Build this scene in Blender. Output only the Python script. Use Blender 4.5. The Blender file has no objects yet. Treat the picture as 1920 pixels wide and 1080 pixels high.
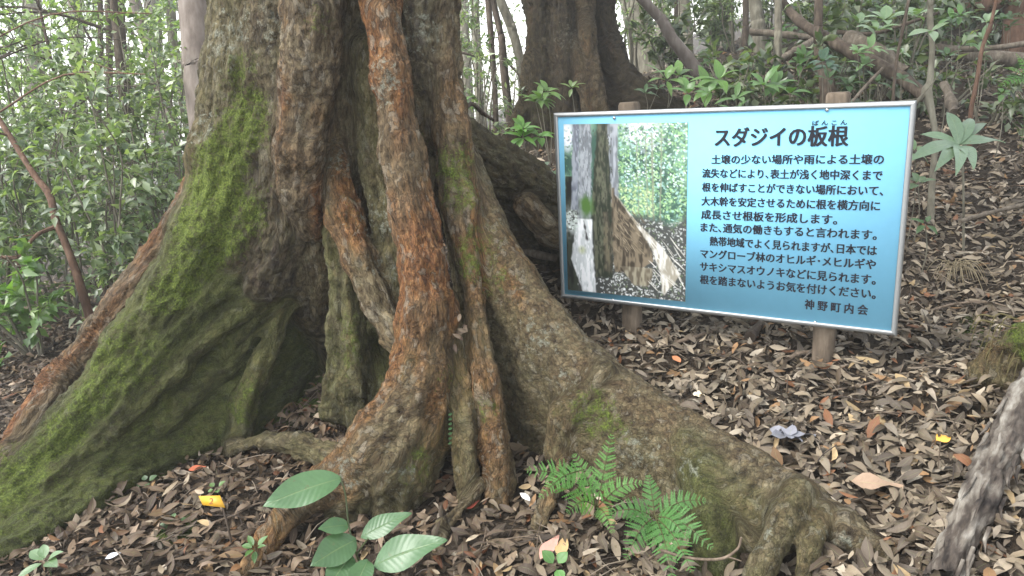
import bpy, math, random
import numpy as np
from mathutils import Vector, Matrix
random.seed(7); rng = np.random.default_rng(7)
S = bpy.context.scene
COL = S.collection
R_ = math.radians

# ------------------------------------------------------------------ camera
F = 1375.0                                    # focal length in pixels of the 1920 px wide photograph
cdn = np.array([.057, .962, .266]); cdn /= np.linalg.norm(cdn)
Zc = -cdn; ez = np.array([0, 0, 1.]); Yc = ez - (ez @ Zc) * Zc; Yc /= np.linalg.norm(Yc); Xc = np.cross(Yc, Zc)
RW = np.array([Xc, Yc, Zc]); CAM = np.array([0, 0, 1.5])
cam_d = bpy.data.cameras.new('camera'); cam = bpy.data.objects.new('camera', cam_d); COL.objects.link(cam)
cam_d.sensor_width = 36; cam_d.lens = 36 * F / 1920; cam_d.clip_start = .05; cam_d.clip_end = 400
m3 = np.stack([RW[:, 0], -RW[:, 1], -RW[:, 2]], 1)
M4 = np.eye(4); M4[:3, :3] = m3; M4[:3, 3] = CAM
cam.matrix_world = Matrix(M4.tolist())
S.camera = cam

# ------------------------------------------------------------------ light: overcast daylight under trees
SUN_EL, SUN_AZ = R_(54), R_(-105)              # azimuth from +Y (ahead), negative = to the left
wd = bpy.data.worlds.new('World'); S.world = wd; wd.use_nodes = True
nt = wd.node_tree; bg = nt.nodes['Background']
sky = nt.nodes.new('ShaderNodeTexSky'); sky.sky_type = 'NISHITA'; sky.sun_disc = False
sky.sun_elevation = SUN_EL; sky.sun_rotation = SUN_AZ; sky.air_density = 1.2; sky.dust_density = .8; sky.ozone_density = 1
hs = nt.nodes.new('ShaderNodeHueSaturation'); hs.inputs['Saturation'].default_value = .22
nt.links.new(sky.outputs[0], hs.inputs['Color']); nt.links.new(hs.outputs[0], bg.inputs[0])
bg.inputs[1].default_value = .15
sd = bpy.data.lights.new('sun', 'SUN'); sun = bpy.data.objects.new('sun', sd); COL.objects.link(sun)
sd.energy = 1.2; sd.angle = R_(25); sd.color = (1, .97, .92)
dv = Vector((math.sin(SUN_AZ) * math.cos(SUN_EL), math.cos(SUN_AZ) * math.cos(SUN_EL), math.sin(SUN_EL)))
sun.rotation_euler = (-dv).to_track_quat('-Z', 'Y').to_euler(); sun.location = dv * 30
S.view_settings.view_transform = 'Standard'; S.view_settings.look = 'None'
S.view_settings.gamma = 1; S.view_settings.exposure = 2.0
S.cycles.max_bounces = 6; S.cycles.diffuse_bounces = 3; S.cycles.transparent_max_bounces = 4; S.cycles.volume_bounces = 0

# ------------------------------------------------------------------ helpers
def W(px, py, d):
    return CAM + d * (RW @ np.array([(px - 960) / F, (py - 540) / F, 1.]))
def nrm(v): return v / np.maximum(np.linalg.norm(v, axis=-1, keepdims=True), 1e-9)

def hash3(i, j, k, s):
    h = (i * 374761393 + j * 668265263 + k * 2147483647 + s * 974634777) & 0xffffffff
    h = ((h ^ (h >> 13)) * 1274126177) & 0xffffffff
    return ((h ^ (h >> 16)) & 0xffff) / 65535.0
def vnoise(p, s=0):                           # value noise, -1..1
    p = np.asarray(p, float); i = np.floor(p).astype(np.int64); f = p - i; f = f * f * (3 - 2 * f)
    x, y, z = i[..., 0], i[..., 1], i[..., 2]; r = 0
    for a in (0, 1):
        for b in (0, 1):
            for c in (0, 1):
                w = (f[..., 0] if a else 1 - f[..., 0]) * (f[..., 1] if b else 1 - f[..., 1]) * (f[..., 2] if c else 1 - f[..., 2])
                r = r + w * hash3(x + a, y + b, z + c, s)
    return r * 2 - 1
def sstep(a, b, x):
    t = np.clip((x - a) / (b - a), 0, 1); return t * t * (3 - 2 * t)

# ------------------------------------------------------------------ terrain
GP0 = [(960, 1080, 2.38), (880, 940, 2.77), (30, 1070, 2.52), (180, 930, 3.0), (330, 850, 3.3), (440, 820, 3.42), (600, 690, 3.78),
       (690, 745, 3.48), (20, 720, 4.3), (960, 790, 3.2), (1100, 870, 2.8), (1690, 1030, 2.05), (1900, 1080, 1.86), (1400, 1080, 2.2),
       (1535, 690, 3.08), (1165, 620, 3.62), (1900, 600, 3.25), (1010, 440, 4.7), (1000, 280, 7.0), (1240, 190, 7.0), (1400, 165, 7.2),
       (1900, 250, 5.6), (1900, 100, 8.5), (1650, 130, 7.6), (1300, 140, 8.2)]
gpts = [W(*p) for p in GP0] + [np.array(p, float) for p in
       [(-6, 8, -.5), (-10, 14, -1.6), (-3, 10, -.3), (-.8, 12, .6), (0, 20, -.2), (3, 11, 1.7), (3, 18, 1.0), (6, 12, 2.5), (11, 11, 4.6), (14, 20, 4.8),
        (0, 0, 0), (-3, 0, -.1), (3, 0, .5), (0, -6, -.2), (6, 4, 1.7), (10, 4, 3.2), (-12, 4, -1.3), (-18, 24, -3), (18, 8, 6), (10, -5, 1.5), (-10, -5, -.8)]]
gpts = np.array(gpts)
def _phi(r2): return .5 * r2 * np.log(r2 + 1e-9)
def _tps(P):
    n = len(P); d2 = ((P[:, None, :2] - P[None, :, :2]) ** 2).sum(-1)
    A = np.zeros((n + 3, n + 3)); A[:n, :n] = _phi(d2) + np.eye(n) * .02
    A[:n, n] = 1; A[:n, n + 1:] = P[:, :2]; A[n, :n] = 1; A[n + 1:, :n] = P[:, :2].T
    return np.linalg.solve(A, np.concatenate([P[:, 2], np.zeros(3)]))
_w = _tps(gpts)
def gh(x, y):
    x = np.clip(np.asarray(x, float), -20, 18); y = np.clip(np.asarray(y, float), -7, 26)
    sh = np.broadcast(x, y).shape; q = np.stack([np.broadcast_to(x, sh).ravel(), np.broadcast_to(y, sh).ravel()], -1)
    out = np.empty(len(q))
    for a in range(0, len(q), 50000):
        b = q[a:a + 50000]
        d2 = ((b[:, None] - gpts[None, :, :2]) ** 2).sum(-1)
        out[a:a + 50000] = _phi(d2) @ _w[:-3] + _w[-3] + b @ _w[-2:]
    return out.reshape(sh)
def gz(x, y): return float(gh(np.array([x]), np.array([y]))[0])
def GP(px, py, lift=0., dmax=14):             # where the ray through a pixel meets the ground
    d = np.linspace(1.2, dmax, 400); p = CAM + d[:, None] * (RW @ np.array([(px - 960) / F, (py - 540) / F, 1.]))
    h = p[:, 2] - gh(p[:, 0], p[:, 1]); k = np.argmax(h < 0) if (h < 0).any() else len(d) - 1
    if k > 0: t = h[k - 1] / (h[k - 1] - h[k] + 1e-9); q = p[k - 1] * (1 - t) + p[k] * t
    else: q = p[k]
    return q + np.array([0, 0, lift])

class MB:                                     # collects geometry for ONE mesh object
    def __init__(s): s.v = []; s.f3 = []; s.f4 = []; s.n = 0; s.at = {}
    def add(s, v, f, **at):
        v = np.asarray(v, float); f = np.asarray(f, np.int64)
        (s.f3 if f.shape[1] == 3 else s.f4).append(f + s.n)
        s.v.append(v); s.n += len(v)
        for k, a in at.items(): s.at.setdefault(k, []).append(np.asarray(a, float))
    def tube(s, pts, rad, n=8, caps=True, wob=0., seed=0):
        pts = np.asarray(pts, float); m = len(pts); rad = np.broadcast_to(np.asarray(rad, float), (m,))
        t = nrm(np.gradient(pts, axis=0)); ref = np.array([.13, .97, .21]) if abs(t[0] @ [.13, .97, .21]) < .9 else np.array([1., .1, 0])
        V = []
        for i in range(m):
            a = nrm(np.cross(t[i], ref)); b = np.cross(t[i], a); ref = -np.cross(t[i], a) if False else ref
            th = np.arange(n) * 2 * math.pi / n
            ring = pts[i] + rad[i] * (np.cos(th)[:, None] * a + np.sin(th)[:, None] * b)
            if wob: ring = pts[i] + (ring - pts[i]) * (1 + wob * vnoise(ring * 14, seed))[:, None]
            V.append(ring)
        V = np.concatenate(V); Fq = []
        for i in range(m - 1):
            for j in range(n): Fq.append((i * n + j, i * n + (j + 1) % n, (i + 1) * n + (j + 1) % n, (i + 1) * n + j))
        s.add(V, Fq)
        if caps:
            for i0, sgn in ((0, -1), ((m - 1) * n, 1)):
                c = pts[0 if sgn < 0 else -1]; k = s.n
                s.add(np.concatenate([V[i0:i0 + n], [c]]), [((j + 1) % n, j, n) if sgn < 0 else (j, (j + 1) % n, n) for j in range(n)])
        return s
    def box(s, o, ax, ay, az):                # origin corner and three edge vectors
        o, ax, ay, az = [np.asarray(q, float) for q in (o, ax, ay, az)]
        v = [o + i * ax + j * ay + k * az for k in (0, 1) for j in (0, 1) for i in (0, 1)]
        s.add(v, [(0, 2, 3, 1), (4, 5, 7, 6), (0, 1, 5, 4), (2, 6, 7, 3), (0, 4, 6, 2), (1, 3, 7, 5)]); return s
    def build(s, name, mat, parent=None, smooth=True, org=None):
        v = np.concatenate(s.v)
        org = np.zeros(3) if org is None else np.asarray(org, float)
        if parent is not None:
            org = np.array(parent.get('_o', (0, 0, 0)))
        v = v - org
        f3 = np.concatenate(s.f3) if s.f3 else np.zeros((0, 3), int); f4 = np.concatenate(s.f4) if s.f4 else np.zeros((0, 4), int)
        me = bpy.data.meshes.new(name); me.vertices.add(len(v)); me.vertices.foreach_set('co', v.astype(np.float32).ravel())
        nl = f3.size + f4.size; me.loops.add(nl); me.loops.foreach_set('vertex_index', np.concatenate([f3.ravel(), f4.ravel()]).astype(np.int32))
        np_ = len(f3) + len(f4); me.polygons.add(np_)
        st = np.concatenate([np.arange(len(f3)) * 3, f3.size + np.arange(len(f4)) * 4]).astype(np.int32)
        me.polygons.foreach_set('loop_start', st)
        if smooth: me.polygons.foreach_set('use_smooth', np.ones(np_, bool))
        me.update(calc_edges=True)
        for k, a in s.at.items():
            a = np.concatenate(a)
            if len(a) != len(v): continue
            if a.ndim == 1: at = me.attributes.new(k, 'FLOAT', 'POINT'); at.data.foreach_set('value', a.astype(np.float32))
            else: at = me.attributes.new(k, 'FLOAT_VECTOR', 'POINT'); at.data.foreach_set('vector', a.astype(np.float32).ravel())
        o = bpy.data.objects.new(name, me); COL.objects.link(o)
        if mat: me.materials.append(mat)
        if parent is not None: o.parent = parent
        else: o.location = org
        return o
def tag(o, label=None, cat=None, group=None, kind=None):
    if label: o['label'] = label
    if cat: o['category'] = cat
    if group: o['group'] = group
    if kind: o['kind'] = kind
    return o
ORG = {}
def thing(name, label, cat, at, group=None):
    o = bpy.data.objects.new(name, None); COL.objects.link(o); o.empty_display_size = .1
    o.location = [float(q) for q in at]; o['_o'] = [float(q) for q in at]
    return tag(o, label, cat, group)
def catmull(P, n):
    P = np.asarray(P, float); Q = np.concatenate([[2 * P[0] - P[1]], P, [2 * P[-1] - P[-2]]]); out = []
    for i in range(len(P) - 1):
        for t in np.arange(n) / n:
            a, b, c, d = Q[i:i + 4]
            out.append(.5 * (2 * b + (c - a) * t + (2 * a - 5 * b + 4 * c - d) * t * t + (3 * b - a - 3 * c + d) * t ** 3))
    out.append(P[-1]); return np.array(out)

# ------------------------------------------------------------------ materials
class NT:
    def __init__(s, name):
        s.m = bpy.data.materials.new(name); s.m.use_nodes = True; s.t = s.m.node_tree; s.b = s.t.nodes['Principled BSDF']
    def n(s, ty, **kw):
        o = s.t.nodes.new('ShaderNode' + ty)
        for k, v in kw.items():
            if k in o.inputs: o.inputs[k].default_value = v
            else: setattr(o, k, v)
        return o
    def l(s, a, b): s.t.links.new(a, b)
    def attr(s, name, vec=False):
        a = s.n('Attribute', attribute_name=name); return a.outputs['Vector' if vec else 'Fac']
    def noise(s, scale, detail=4, rough=.55, vec=None, dist=0.):
        o = s.n('TexNoise', Scale=scale, Detail=detail, Roughness=rough, Distortion=dist)
        if vec is None:
            g = s.n('NewGeometry'); vec = g.outputs['Position']
        s.l(vec, o.inputs['Vector']); return o.outputs['Fac']
    def ramp(s, fac, stops):
        r = s.n('ValToRGB'); e = r.color_ramp.elements
        while len(e) < len(stops): e.new(.5)
        for q, (p, c) in zip(e, stops): q.position = p; q.color = (*c, 1) if len(c) == 3 else c
        s.l(fac, r.inputs[0]); return r.outputs[0]
    def mix(s, fac, a, b, bt='MIX'):
        o = s.n('Mix', data_type='RGBA', blend_type=bt)
        for q, x in ((0, fac), (6, a), (7, b)):
            if isinstance(x, (int, float)): o.inputs[q].default_value = x
            elif isinstance(x, tuple): o.inputs[q].default_value = (*x, 1)
            else: s.l(x, o.inputs[q])
        return o.outputs[2]
    def math(s, op, a, b=0., clamp=False):
        o = s.n('Math', operation=op, use_clamp=clamp)
        for q, x in ((0, a), (1, b)):
            if isinstance(x, (int, float)): o.inputs[q].default_value = x
            else: s.l(x, o.inputs[q])
        return o.outputs[0]
    def bump(s, h, strength=.5, dist=.01, nin=None):
        o = s.n('Bump', Strength=strength, Distance=dist); s.l(h, o.inputs['Height'])
        if nin is not None: s.l(nin, o.inputs['Normal'])
        s.l(o.outputs[0], s.b.inputs['Normal']); return o.outputs[0]
    def fin(s, col=None, rough=.8, spec=.3):
        if col is not None:
            if isinstance(col, tuple): s.b.inputs['Base Color'].default_value = (*col, 1)
            else: s.l(col, s.b.inputs['Base Color'])
        if isinstance(rough, (int, float)): s.b.inputs['Roughness'].default_value = rough
        else: s.l(rough, s.b.inputs['Roughness'])
        s.b.inputs['Specular IOR Level'].default_value = spec; return s.m

def mat_great_bark(name='buttress_bark', tone=1.):
    k = NT(name); fl = k.attr('flow', True)
    g = k.n('NewGeometry'); P = g.outputs['Position']
    qa, qb = k.attr('qa', True), k.attr('qb', True)          # coordinates drawn out along the grain of each root
    st = k.n('MapRange', **{'From Min': .3, 'From Max': .7}); k.l(k.noise(75, 6, .68, qa), st.inputs[0]); st = st.outputs[0]
    wn = k.n('TexNoise', Scale=30, Detail=4, Roughness=.6); k.l(qb, wn.inputs['Vector'])
    ws = k.n('VectorMath', operation='SCALE'); k.l(wn.outputs['Color'], ws.inputs[0]); ws.inputs['Scale'].default_value = .06
    wq = k.n('VectorMath', operation='ADD'); k.l(qb, wq.inputs[0]); k.l(ws.outputs[0], wq.inputs[1])
    vo = k.n('TexVoronoi', feature='F1', Scale=44); k.l(wq.outputs[0], vo.inputs['Vector'])
    ve = k.n('TexVoronoi', feature='DISTANCE_TO_EDGE', Scale=44); k.l(wq.outputs[0], ve.inputs['Vector'])
    pc = k.n('SeparateColor'); k.l(vo.outputs['Color'], pc.inputs[0]); plate = pc.outputs[0]
    crack = k.math('SUBTRACT', 1., k.math('MULTIPLY', ve.outputs['Distance'], 9.), True)
    fine = k.noise(210, 3, .7); med = k.noise(30, 5, .66, qb); big = k.noise(5, 3, .5)
    grey = k.ramp(med, [(.3, (.024, .017, .010)), (.44, (.10, .074, .042)), (.58, (.21, .162, .097)), (.74, (.37, .31, .215))])
    brown = k.ramp(st, [(.05, (.033, .021, .012)), (.45, (.125, .080, .042)), (.75, (.225, .15, .08)), (1, (.33, .23, .13))])
    rust = k.ramp(st, [(.1, (.05, .022, .010)), (.5, (.18, .076, .030)), (.8, (.30, .145, .058)), (1, (.40, .24, .115))])
    org = k.attr('orange'); pt = k.attr('patch'); p2 = k.math('ADD', k.math('MULTIPLY', pt, .5), .5)
    c = k.mix(k.math('ADD', k.math('MULTIPLY', org, .7), k.math('ADD', k.math('MULTIPLY', pt, .55), k.math('MULTIPLY', k.math('SUBTRACT', big, .5), 1.2)), True), grey, brown)
    rf = k.math('SUBTRACT', k.math('ADD', org, k.math('ADD', k.math('MULTIPLY', pt, .42), k.math('MULTIPLY', k.math('SUBTRACT', med, .5), 1.1))), .68)
    c = k.mix(k.math('MULTIPLY', rf, 2.2, True), c, rust)
    c = k.mix(1., c, k.ramp(plate, [(0, (.72, .72, .72)), (.6, (1, 1, 1)), (1, (1.25, 1.23, 1.2))]), 'MULTIPLY')
    flk = k.math('MULTIPLY', k.math('SUBTRACT', k.math('ADD', plate, k.math('MULTIPLY', k.attr('flake'), .3)), .80), 6., True)
    c = k.mix(k.math('MULTIPLY', flk, .55), c, k.ramp(fine, [(.35, (.12, .105, .08)), (.65, (.30, .27, .21))]))
    pit = k.math('MULTIPLY', k.math('SUBTRACT', .42, k.noise(85, 4, .7, qb)), 9., True)
    c = k.mix(k.math('MAXIMUM', k.math('MULTIPLY', pit, .7), k.math('MULTIPLY', crack, .4)), c, (.02, .015, .011))
    dark = k.mix(k.math('MULTIPLY', k.attr('craggy'), .75), c, k.mix(.75, c, (.03, .027, .025)))
    alg = k.ramp(k.math('ADD', k.math('MULTIPLY', fine, .45), k.math('ADD', k.math('MULTIPLY', k.noise(22, 6, .7, qb), .55), k.math('MULTIPLY', pt, .04))), [(.36, (.012, .015, .005)), (.48, (.045, .062, .013)), (.62, (.13, .15, .042))])
    c = k.mix(k.math('MULTIPLY', k.math('ADD', k.attr('algae'), k.math('MULTIPLY', k.math('SUBTRACT', med, .5), .9)), .95, True), dark, alg)
    lich = k.math('MULTIPLY', k.math('SUBTRACT', k.math('ADD', k.attr('lichen'), k.math('MULTIPLY', k.math('SUBTRACT', k.noise(34, 6, .72), .5), 4.)), 1.0), 2.2, True)
    c = k.mix(k.math('MULTIPLY', lich, .75), c, k.ramp(fine, [(.35, (.13, .135, .10)), (.65, (.36, .37, .29))]))
    mn = k.math('ADD', k.math('MULTIPLY', k.math('SUBTRACT', k.noise(30, 6, .75), .5), 2.7), k.math('MULTIPLY', pt, .18))
    mfac = k.math('MULTIPLY', k.math('SUBTRACT', k.math('ADD', k.attr('moss'), mn), .50), 1.8, True)
    moss = k.ramp(k.noise(120, 4, .7), [(.3, (.023, .031, .008)), (.48, (.082, .112, .018)), (.7, (.19, .23, .046))])
    c = k.mix(mfac, c, moss)
    iso = k.math('ABSOLUTE', k.math('SUBTRACT', k.noise(52, 6, .72, qb), .5)); h = k.math('ADD', k.math('MULTIPLY', st, .55), k.math('ADD', k.math('MULTIPLY', med, .6), k.math('ADD', k.math('MULTIPLY', fine, .3), k.math('MULTIPLY', iso, -1.1))))
    h = k.math('ADD', h, k.math('SUBTRACT', k.math('MULTIPLY', plate, k.math('ADD', .3, k.math('MULTIPLY', k.attr('craggy'), .4))), k.math('MULTIPLY', crack, .35)))
    h = k.math('ADD', k.math('SUBTRACT', h, k.math('MULTIPLY', pit, .5)), k.math('ADD', k.math('MULTIPLY', flk, .35), k.math('MULTIPLY', mfac, .5)))
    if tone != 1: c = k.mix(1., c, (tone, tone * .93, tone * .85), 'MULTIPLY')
    k.bump(h, .9, .016)
    return k.fin(c, .85, .2)

def mat_bark(name, stops, scale=30, sp=.25, axis=None, st=.22, bs=.7):
    k = NT(name); tc = k.n('NewGeometry'); mp = k.n('Mapping'); mp.inputs['Scale'].default_value = (1, 1, st)
    if axis is None: k.l(tc.outputs['Position'], mp.inputs[0])
    else:                                     # grain along the wood
        z_ = np.array(axis); x_ = nrm(np.cross(z_, [.2, .1, 1.])); y_ = np.cross(z_, x_); cb = k.n('CombineXYZ')
        for q, ax_ in enumerate((x_, y_, z_)):
            dt = k.n('VectorMath', operation='DOT_PRODUCT'); k.l(tc.outputs['Position'], dt.inputs[0]); dt.inputs[1].default_value = [float(w) for w in ax_]; k.l(dt.outputs['Value'], cb.inputs[q])
        k.l(cb.outputs[0], mp.inputs[0])
    f = k.noise(scale, 5, .62, mp.outputs[0]); g = k.noise(scale * .28, 3)
    c = k.ramp(k.math('ADD', k.math('MULTIPLY', f, .65), k.math('MULTIPLY', g, .35)), stops)
    k.bump(f, bs, .01); return k.fin(c, .85, sp)

def mat_leaf(name, rough=.36, trans=.3, spec=.5, veins=True, dark=1.):
    k = NT(name); col = k.attr('col', True); uv = k.attr('luv', True)
    c = k.mix(.35, col, k.mix(k.noise(55, 3), (.4, .4, .4), (1.5, 1.5, 1.5)), 'MULTIPLY')
    c = k.mix(1., c, (dark, dark, dark), 'MULTIPLY') if dark != 1 else c
    if veins:
        sx = k.n('SeparateXYZ'); k.l(uv, sx.inputs[0]); ax = k.math('ABSOLUTE', sx.outputs[0])
        mid = k.math('SUBTRACT', 1., k.math('MULTIPLY', ax, 14.), True)
        wv = k.math('SINE', k.math('MULTIPLY', k.math('SUBTRACT', sx.outputs[1], k.math('MULTIPLY', ax, .16)), 75.))
        c = k.mix(k.math('MULTIPLY', mid, .45), c, k.mix(.5, c, (.30, .36, .14)))
        k.bump(k.math('ADD', k.math('MULTIPLY', wv, .12), k.math('MULTIPLY', mid, -1.)), .35, .004)
    if veins: c = k.mix(k.math('MULTIPLY', k.math('SUBTRACT', k.noise(38, 5, .6), .63), 9., True), c, (.13, .10, .05))
    m = k.fin(c, rough, spec)
    if trans:
        tr = k.n('BsdfTranslucent'); k.l(k.mix(1., c, (1.25, 1.5, .5), 'MULTIPLY'), tr.inputs[0])
        mx = k.n('MixShader'); mx.inputs[0].default_value = trans
        k.l(k.b.outputs[0], mx.inputs[1]); k.l(tr.outputs[0], mx.inputs[2]); k.l(mx.outputs[0], k.t.nodes['Material Output'].inputs[0])
    return m
def mat_soil():
    k = NT('forest_soil'); f = k.noise(40, 6, .7); g = k.noise(6, 4)
    c = k.ramp(k.math('ADD', k.math('MULTIPLY', f, .7), k.math('MULTIPLY', g, .3)), [(.32, (.012, .009, .007)), (.5, (.04, .03, .021)), (.68, (.085, .064, .046))])
    c = k.mix(k.math('MULTIPLY', k.math('SUBTRACT', k.math('ADD', k.attr('moss'), k.math('MULTIPLY', f, .7)), .75), 3., True), c, k.ramp(f, [(.35, (.03, .05, .01)), (.65, (.10, .13, .03))]))
    k.bump(f, 1., .03); return k.fin(c, .95, .15)
def mat_plain(name, col, rough=.6, spec=.4, metal=0., var=.12, scale=60):
    k = NT(name); f = k.noise(scale, 4)
    c = k.mix(1., tuple(col), k.mix(f, (1 - var,) * 3, (1 + var,) * 3), 'MULTIPLY')
    k.b.inputs['Metallic'].default_value = metal; k.bump(f, .12, .002); return k.fin(c, rough, spec)
def mat_col(name, rough=.7, spec=.3):
    k = NT(name); return k.fin(k.attr('col', True), rough, spec)

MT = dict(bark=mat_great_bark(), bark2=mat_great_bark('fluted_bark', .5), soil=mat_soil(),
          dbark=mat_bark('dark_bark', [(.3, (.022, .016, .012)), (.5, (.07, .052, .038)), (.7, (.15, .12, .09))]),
          pbark=mat_bark('pale_bark', [(.3, (.09, .07, .057)), (.5, (.18, .148, .125)), (.7, (.28, .245, .215))], 18),
          gbark=mat_bark('grey_bark', [(.3, (.06, .055, .042)), (.5, (.15, .135, .10)), (.7, (.26, .245, .19))], 24),
          rbark=mat_bark('red_bark', [(.3, (.04, .022, .015)), (.5, (.11, .062, .04)), (.7, (.2, .125, .085))]),
          dead=mat_bark('dead_wood', [(.3, (.035, .028, .021)), (.5, (.115, .093, .07)), (.7, (.24, .205, .16))], 34),
          leaf=mat_leaf('glossy_leaf', .34, .28), bleaf=mat_leaf('shrub_leaf', .4, .36, 1., False), fern=mat_leaf('fern_blade', .5, .35, .35, False),
          litter=mat_leaf('fallen_leaf', .62, .0, .28), twig=mat_bark('twig_bark', [(.3, (.05, .036, .025)), (.5, (.14, .105, .075)), (.7, (.26, .2, .15))], 60))

# ------------------------------------------------------------------ leaves
def leaf_verts(L, Wd, nseg=7, droop=.2, fold=.25, tip=1.0, wav=0., twist=0.):
    """blade along +Y, up +Z; 3 vertices across"""
    t = np.linspace(0, 1, nseg + 1)
    w = Wd * .5 * np.sin(np.pi * np.clip(t, 0, 1) ** .85) ** (.8) * (1 - .25 * tip * t ** 3)
    w[0] = Wd * .03; w[-1] = Wd * .004
    y = L * t; z = -droop * L * t ** 2
    V = []; UV = []
    for i in range(nseg + 1):
        for s in (-1, 0, 1):
            zz = z[i] + fold * w[i] * abs(s) + wav * Wd * math.sin(9 * t[i] + s * 1.3) * abs(s)
            xx = s * w[i]
            ca, sa = math.cos(twist * t[i]), math.sin(twist * t[i])
            V.append((xx * ca - (zz - z[i]) * sa, y[i], z[i] + xx * sa + (zz - z[i]) * ca)); UV.append((s, t[i], 0))
    Fq = []
    for i in range(nseg):
        a = i * 3; Fq += [(a, a + 1, a + 4, a + 3), (a + 1, a + 2, a + 5, a + 4)]
    return np.array(V), np.array(Fq), np.array(UV)
def frame(base, tip, up):
    y = nrm(np.asarray(tip, float) - base); x = nrm(np.cross(y, up)); z = np.cross(x, y); return np.stack([x, y, z], 1)
def put_leaf(mb, base, tip, width, col, up=(0, 0, 1), droop=.15, fold=.25, nseg=7, wav=.02, twist=0., jit=.15):
    base = np.asarray(base, float); L = np.linalg.norm(np.asarray(tip) - base)
    V, Fq, UV = leaf_verts(L, width, nseg, droop, fold, 1., wav, twist); Fm = frame(base, tip, np.asarray(up, float))
    # keep the tip where it was asked for
    V[:, 2] += droop * L * (V[:, 1] / L)
    c = np.array(col) * (1 + jit * (random.random() - .5) * 2)
    mb.add(base + V @ Fm.T, Fq, col=np.tile(c, (len(V), 1)), luv=UV)
def leaf_cloud(mb, P, Dr, Up, L, Wd, cols, fold=.25, droop=.2):
    """many small five-vertex leaves at once"""
    n = len(P); y = nrm(Dr); x = nrm(np.cross(y, Up)); z = np.cross(x, y); L = L[:, None]; Wd = Wd[:, None]
    a = P; b = P + y * L * .45 - x * Wd * .5 + z * Wd * fold; c = P + y * L * .45 + x * Wd * .5 + z * Wd * fold
    m = P + y * L * .5; d = P + y * L - z * L * droop
    V = np.stack([a, b, m, c, d], 1).reshape(-1, 3); k = np.arange(n)[:, None, None] * 5
    Fm = (np.array([[0, 2, 1], [0, 3, 2], [1, 2, 4], [2, 3, 4]])[None] + k).reshape(-1, 3)
    uv = np.tile(np.array([[0, 0, 0], [-1, .5, 0], [0, .5, 0], [1, .5, 0], [0, 1, 0]], float), (n, 1))
    mb.add(V, Fm, col=np.repeat(cols, 5, 0), luv=uv)
def rdir(n, zb=0., zs=1.):
    v = rng.normal(size=(n, 3)); v[:, 2] = v[:, 2] * zs + zb; return nrm(v)

# ------------------------------------------------------------------ signed-distance tree
def chain(*pts): return [(W(a, b, d), r * d / F) for a, b, d, r in pts]
def web(crest, foot, n, r0, r1, bulge=0.):
    """a plank of root between a crest line and a foot line (both px, py, depth), as n interpolated chains"""
    def res(L, m):
        L = np.array(L, float); s = np.concatenate([[0], np.cumsum(np.linalg.norm(np.diff(L[:, :2], axis=0), axis=1))]); s /= s[-1]
        t = np.linspace(0, 1, m); return np.stack([np.interp(t, s, L[:, i]) for i in range(3)], 1)
    a, b = res(crest, 9), res(foot, 9); out = []
    for i in range(n):
        t = i / (n - 1); q = a * (1 - t) + b * t; q[:, 2] += bulge * math.sin(math.pi * t)
        r = r0 * (1 - t) + r1 * t
        out.append(chain(*[(x, y, d, r) for x, y, d in q]))
    return out
def sd_seg(P, a, b, ra, rb):
    ab = b - a; t = np.clip(((P - a) @ ab) / (ab @ ab + 1e-12), 0, 1)
    return np.linalg.norm(P - a - t[..., None] * ab, axis=-1) - (ra + (rb - ra) * t)
def build_sdf(segs, h, lo, hi):
    dims = np.ceil((hi - lo) / h).astype(int) + 1
    D = np.full(dims, .5, np.float32)
    for a, b, ra, rb, k in segs:
        m = max(ra, rb) + k + 2.5 * h
        i0 = np.maximum(np.floor((np.minimum(a, b) - m - lo) / h).astype(int), 0); i1 = np.minimum(np.ceil((np.maximum(a, b) + m - lo) / h).astype(int) + 1, dims)
        if (i1 <= i0).any(): continue
        g = [lo[q] + h * np.arange(i0[q], i1[q]) for q in range(3)]
        P = np.stack(np.meshgrid(*g, indexing='ij'), -1).astype(np.float32)
        d = sd_seg(P, a.astype(np.float32), b.astype(np.float32), ra, rb)
        v = D[i0[0]:i1[0], i0[1]:i1[1], i0[2]:i1[2]]
        e = np.maximum(k - np.abs(v - d), 0) / k
        v[...] = np.minimum(v, d) - e * e * k * .25
    return D
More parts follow.
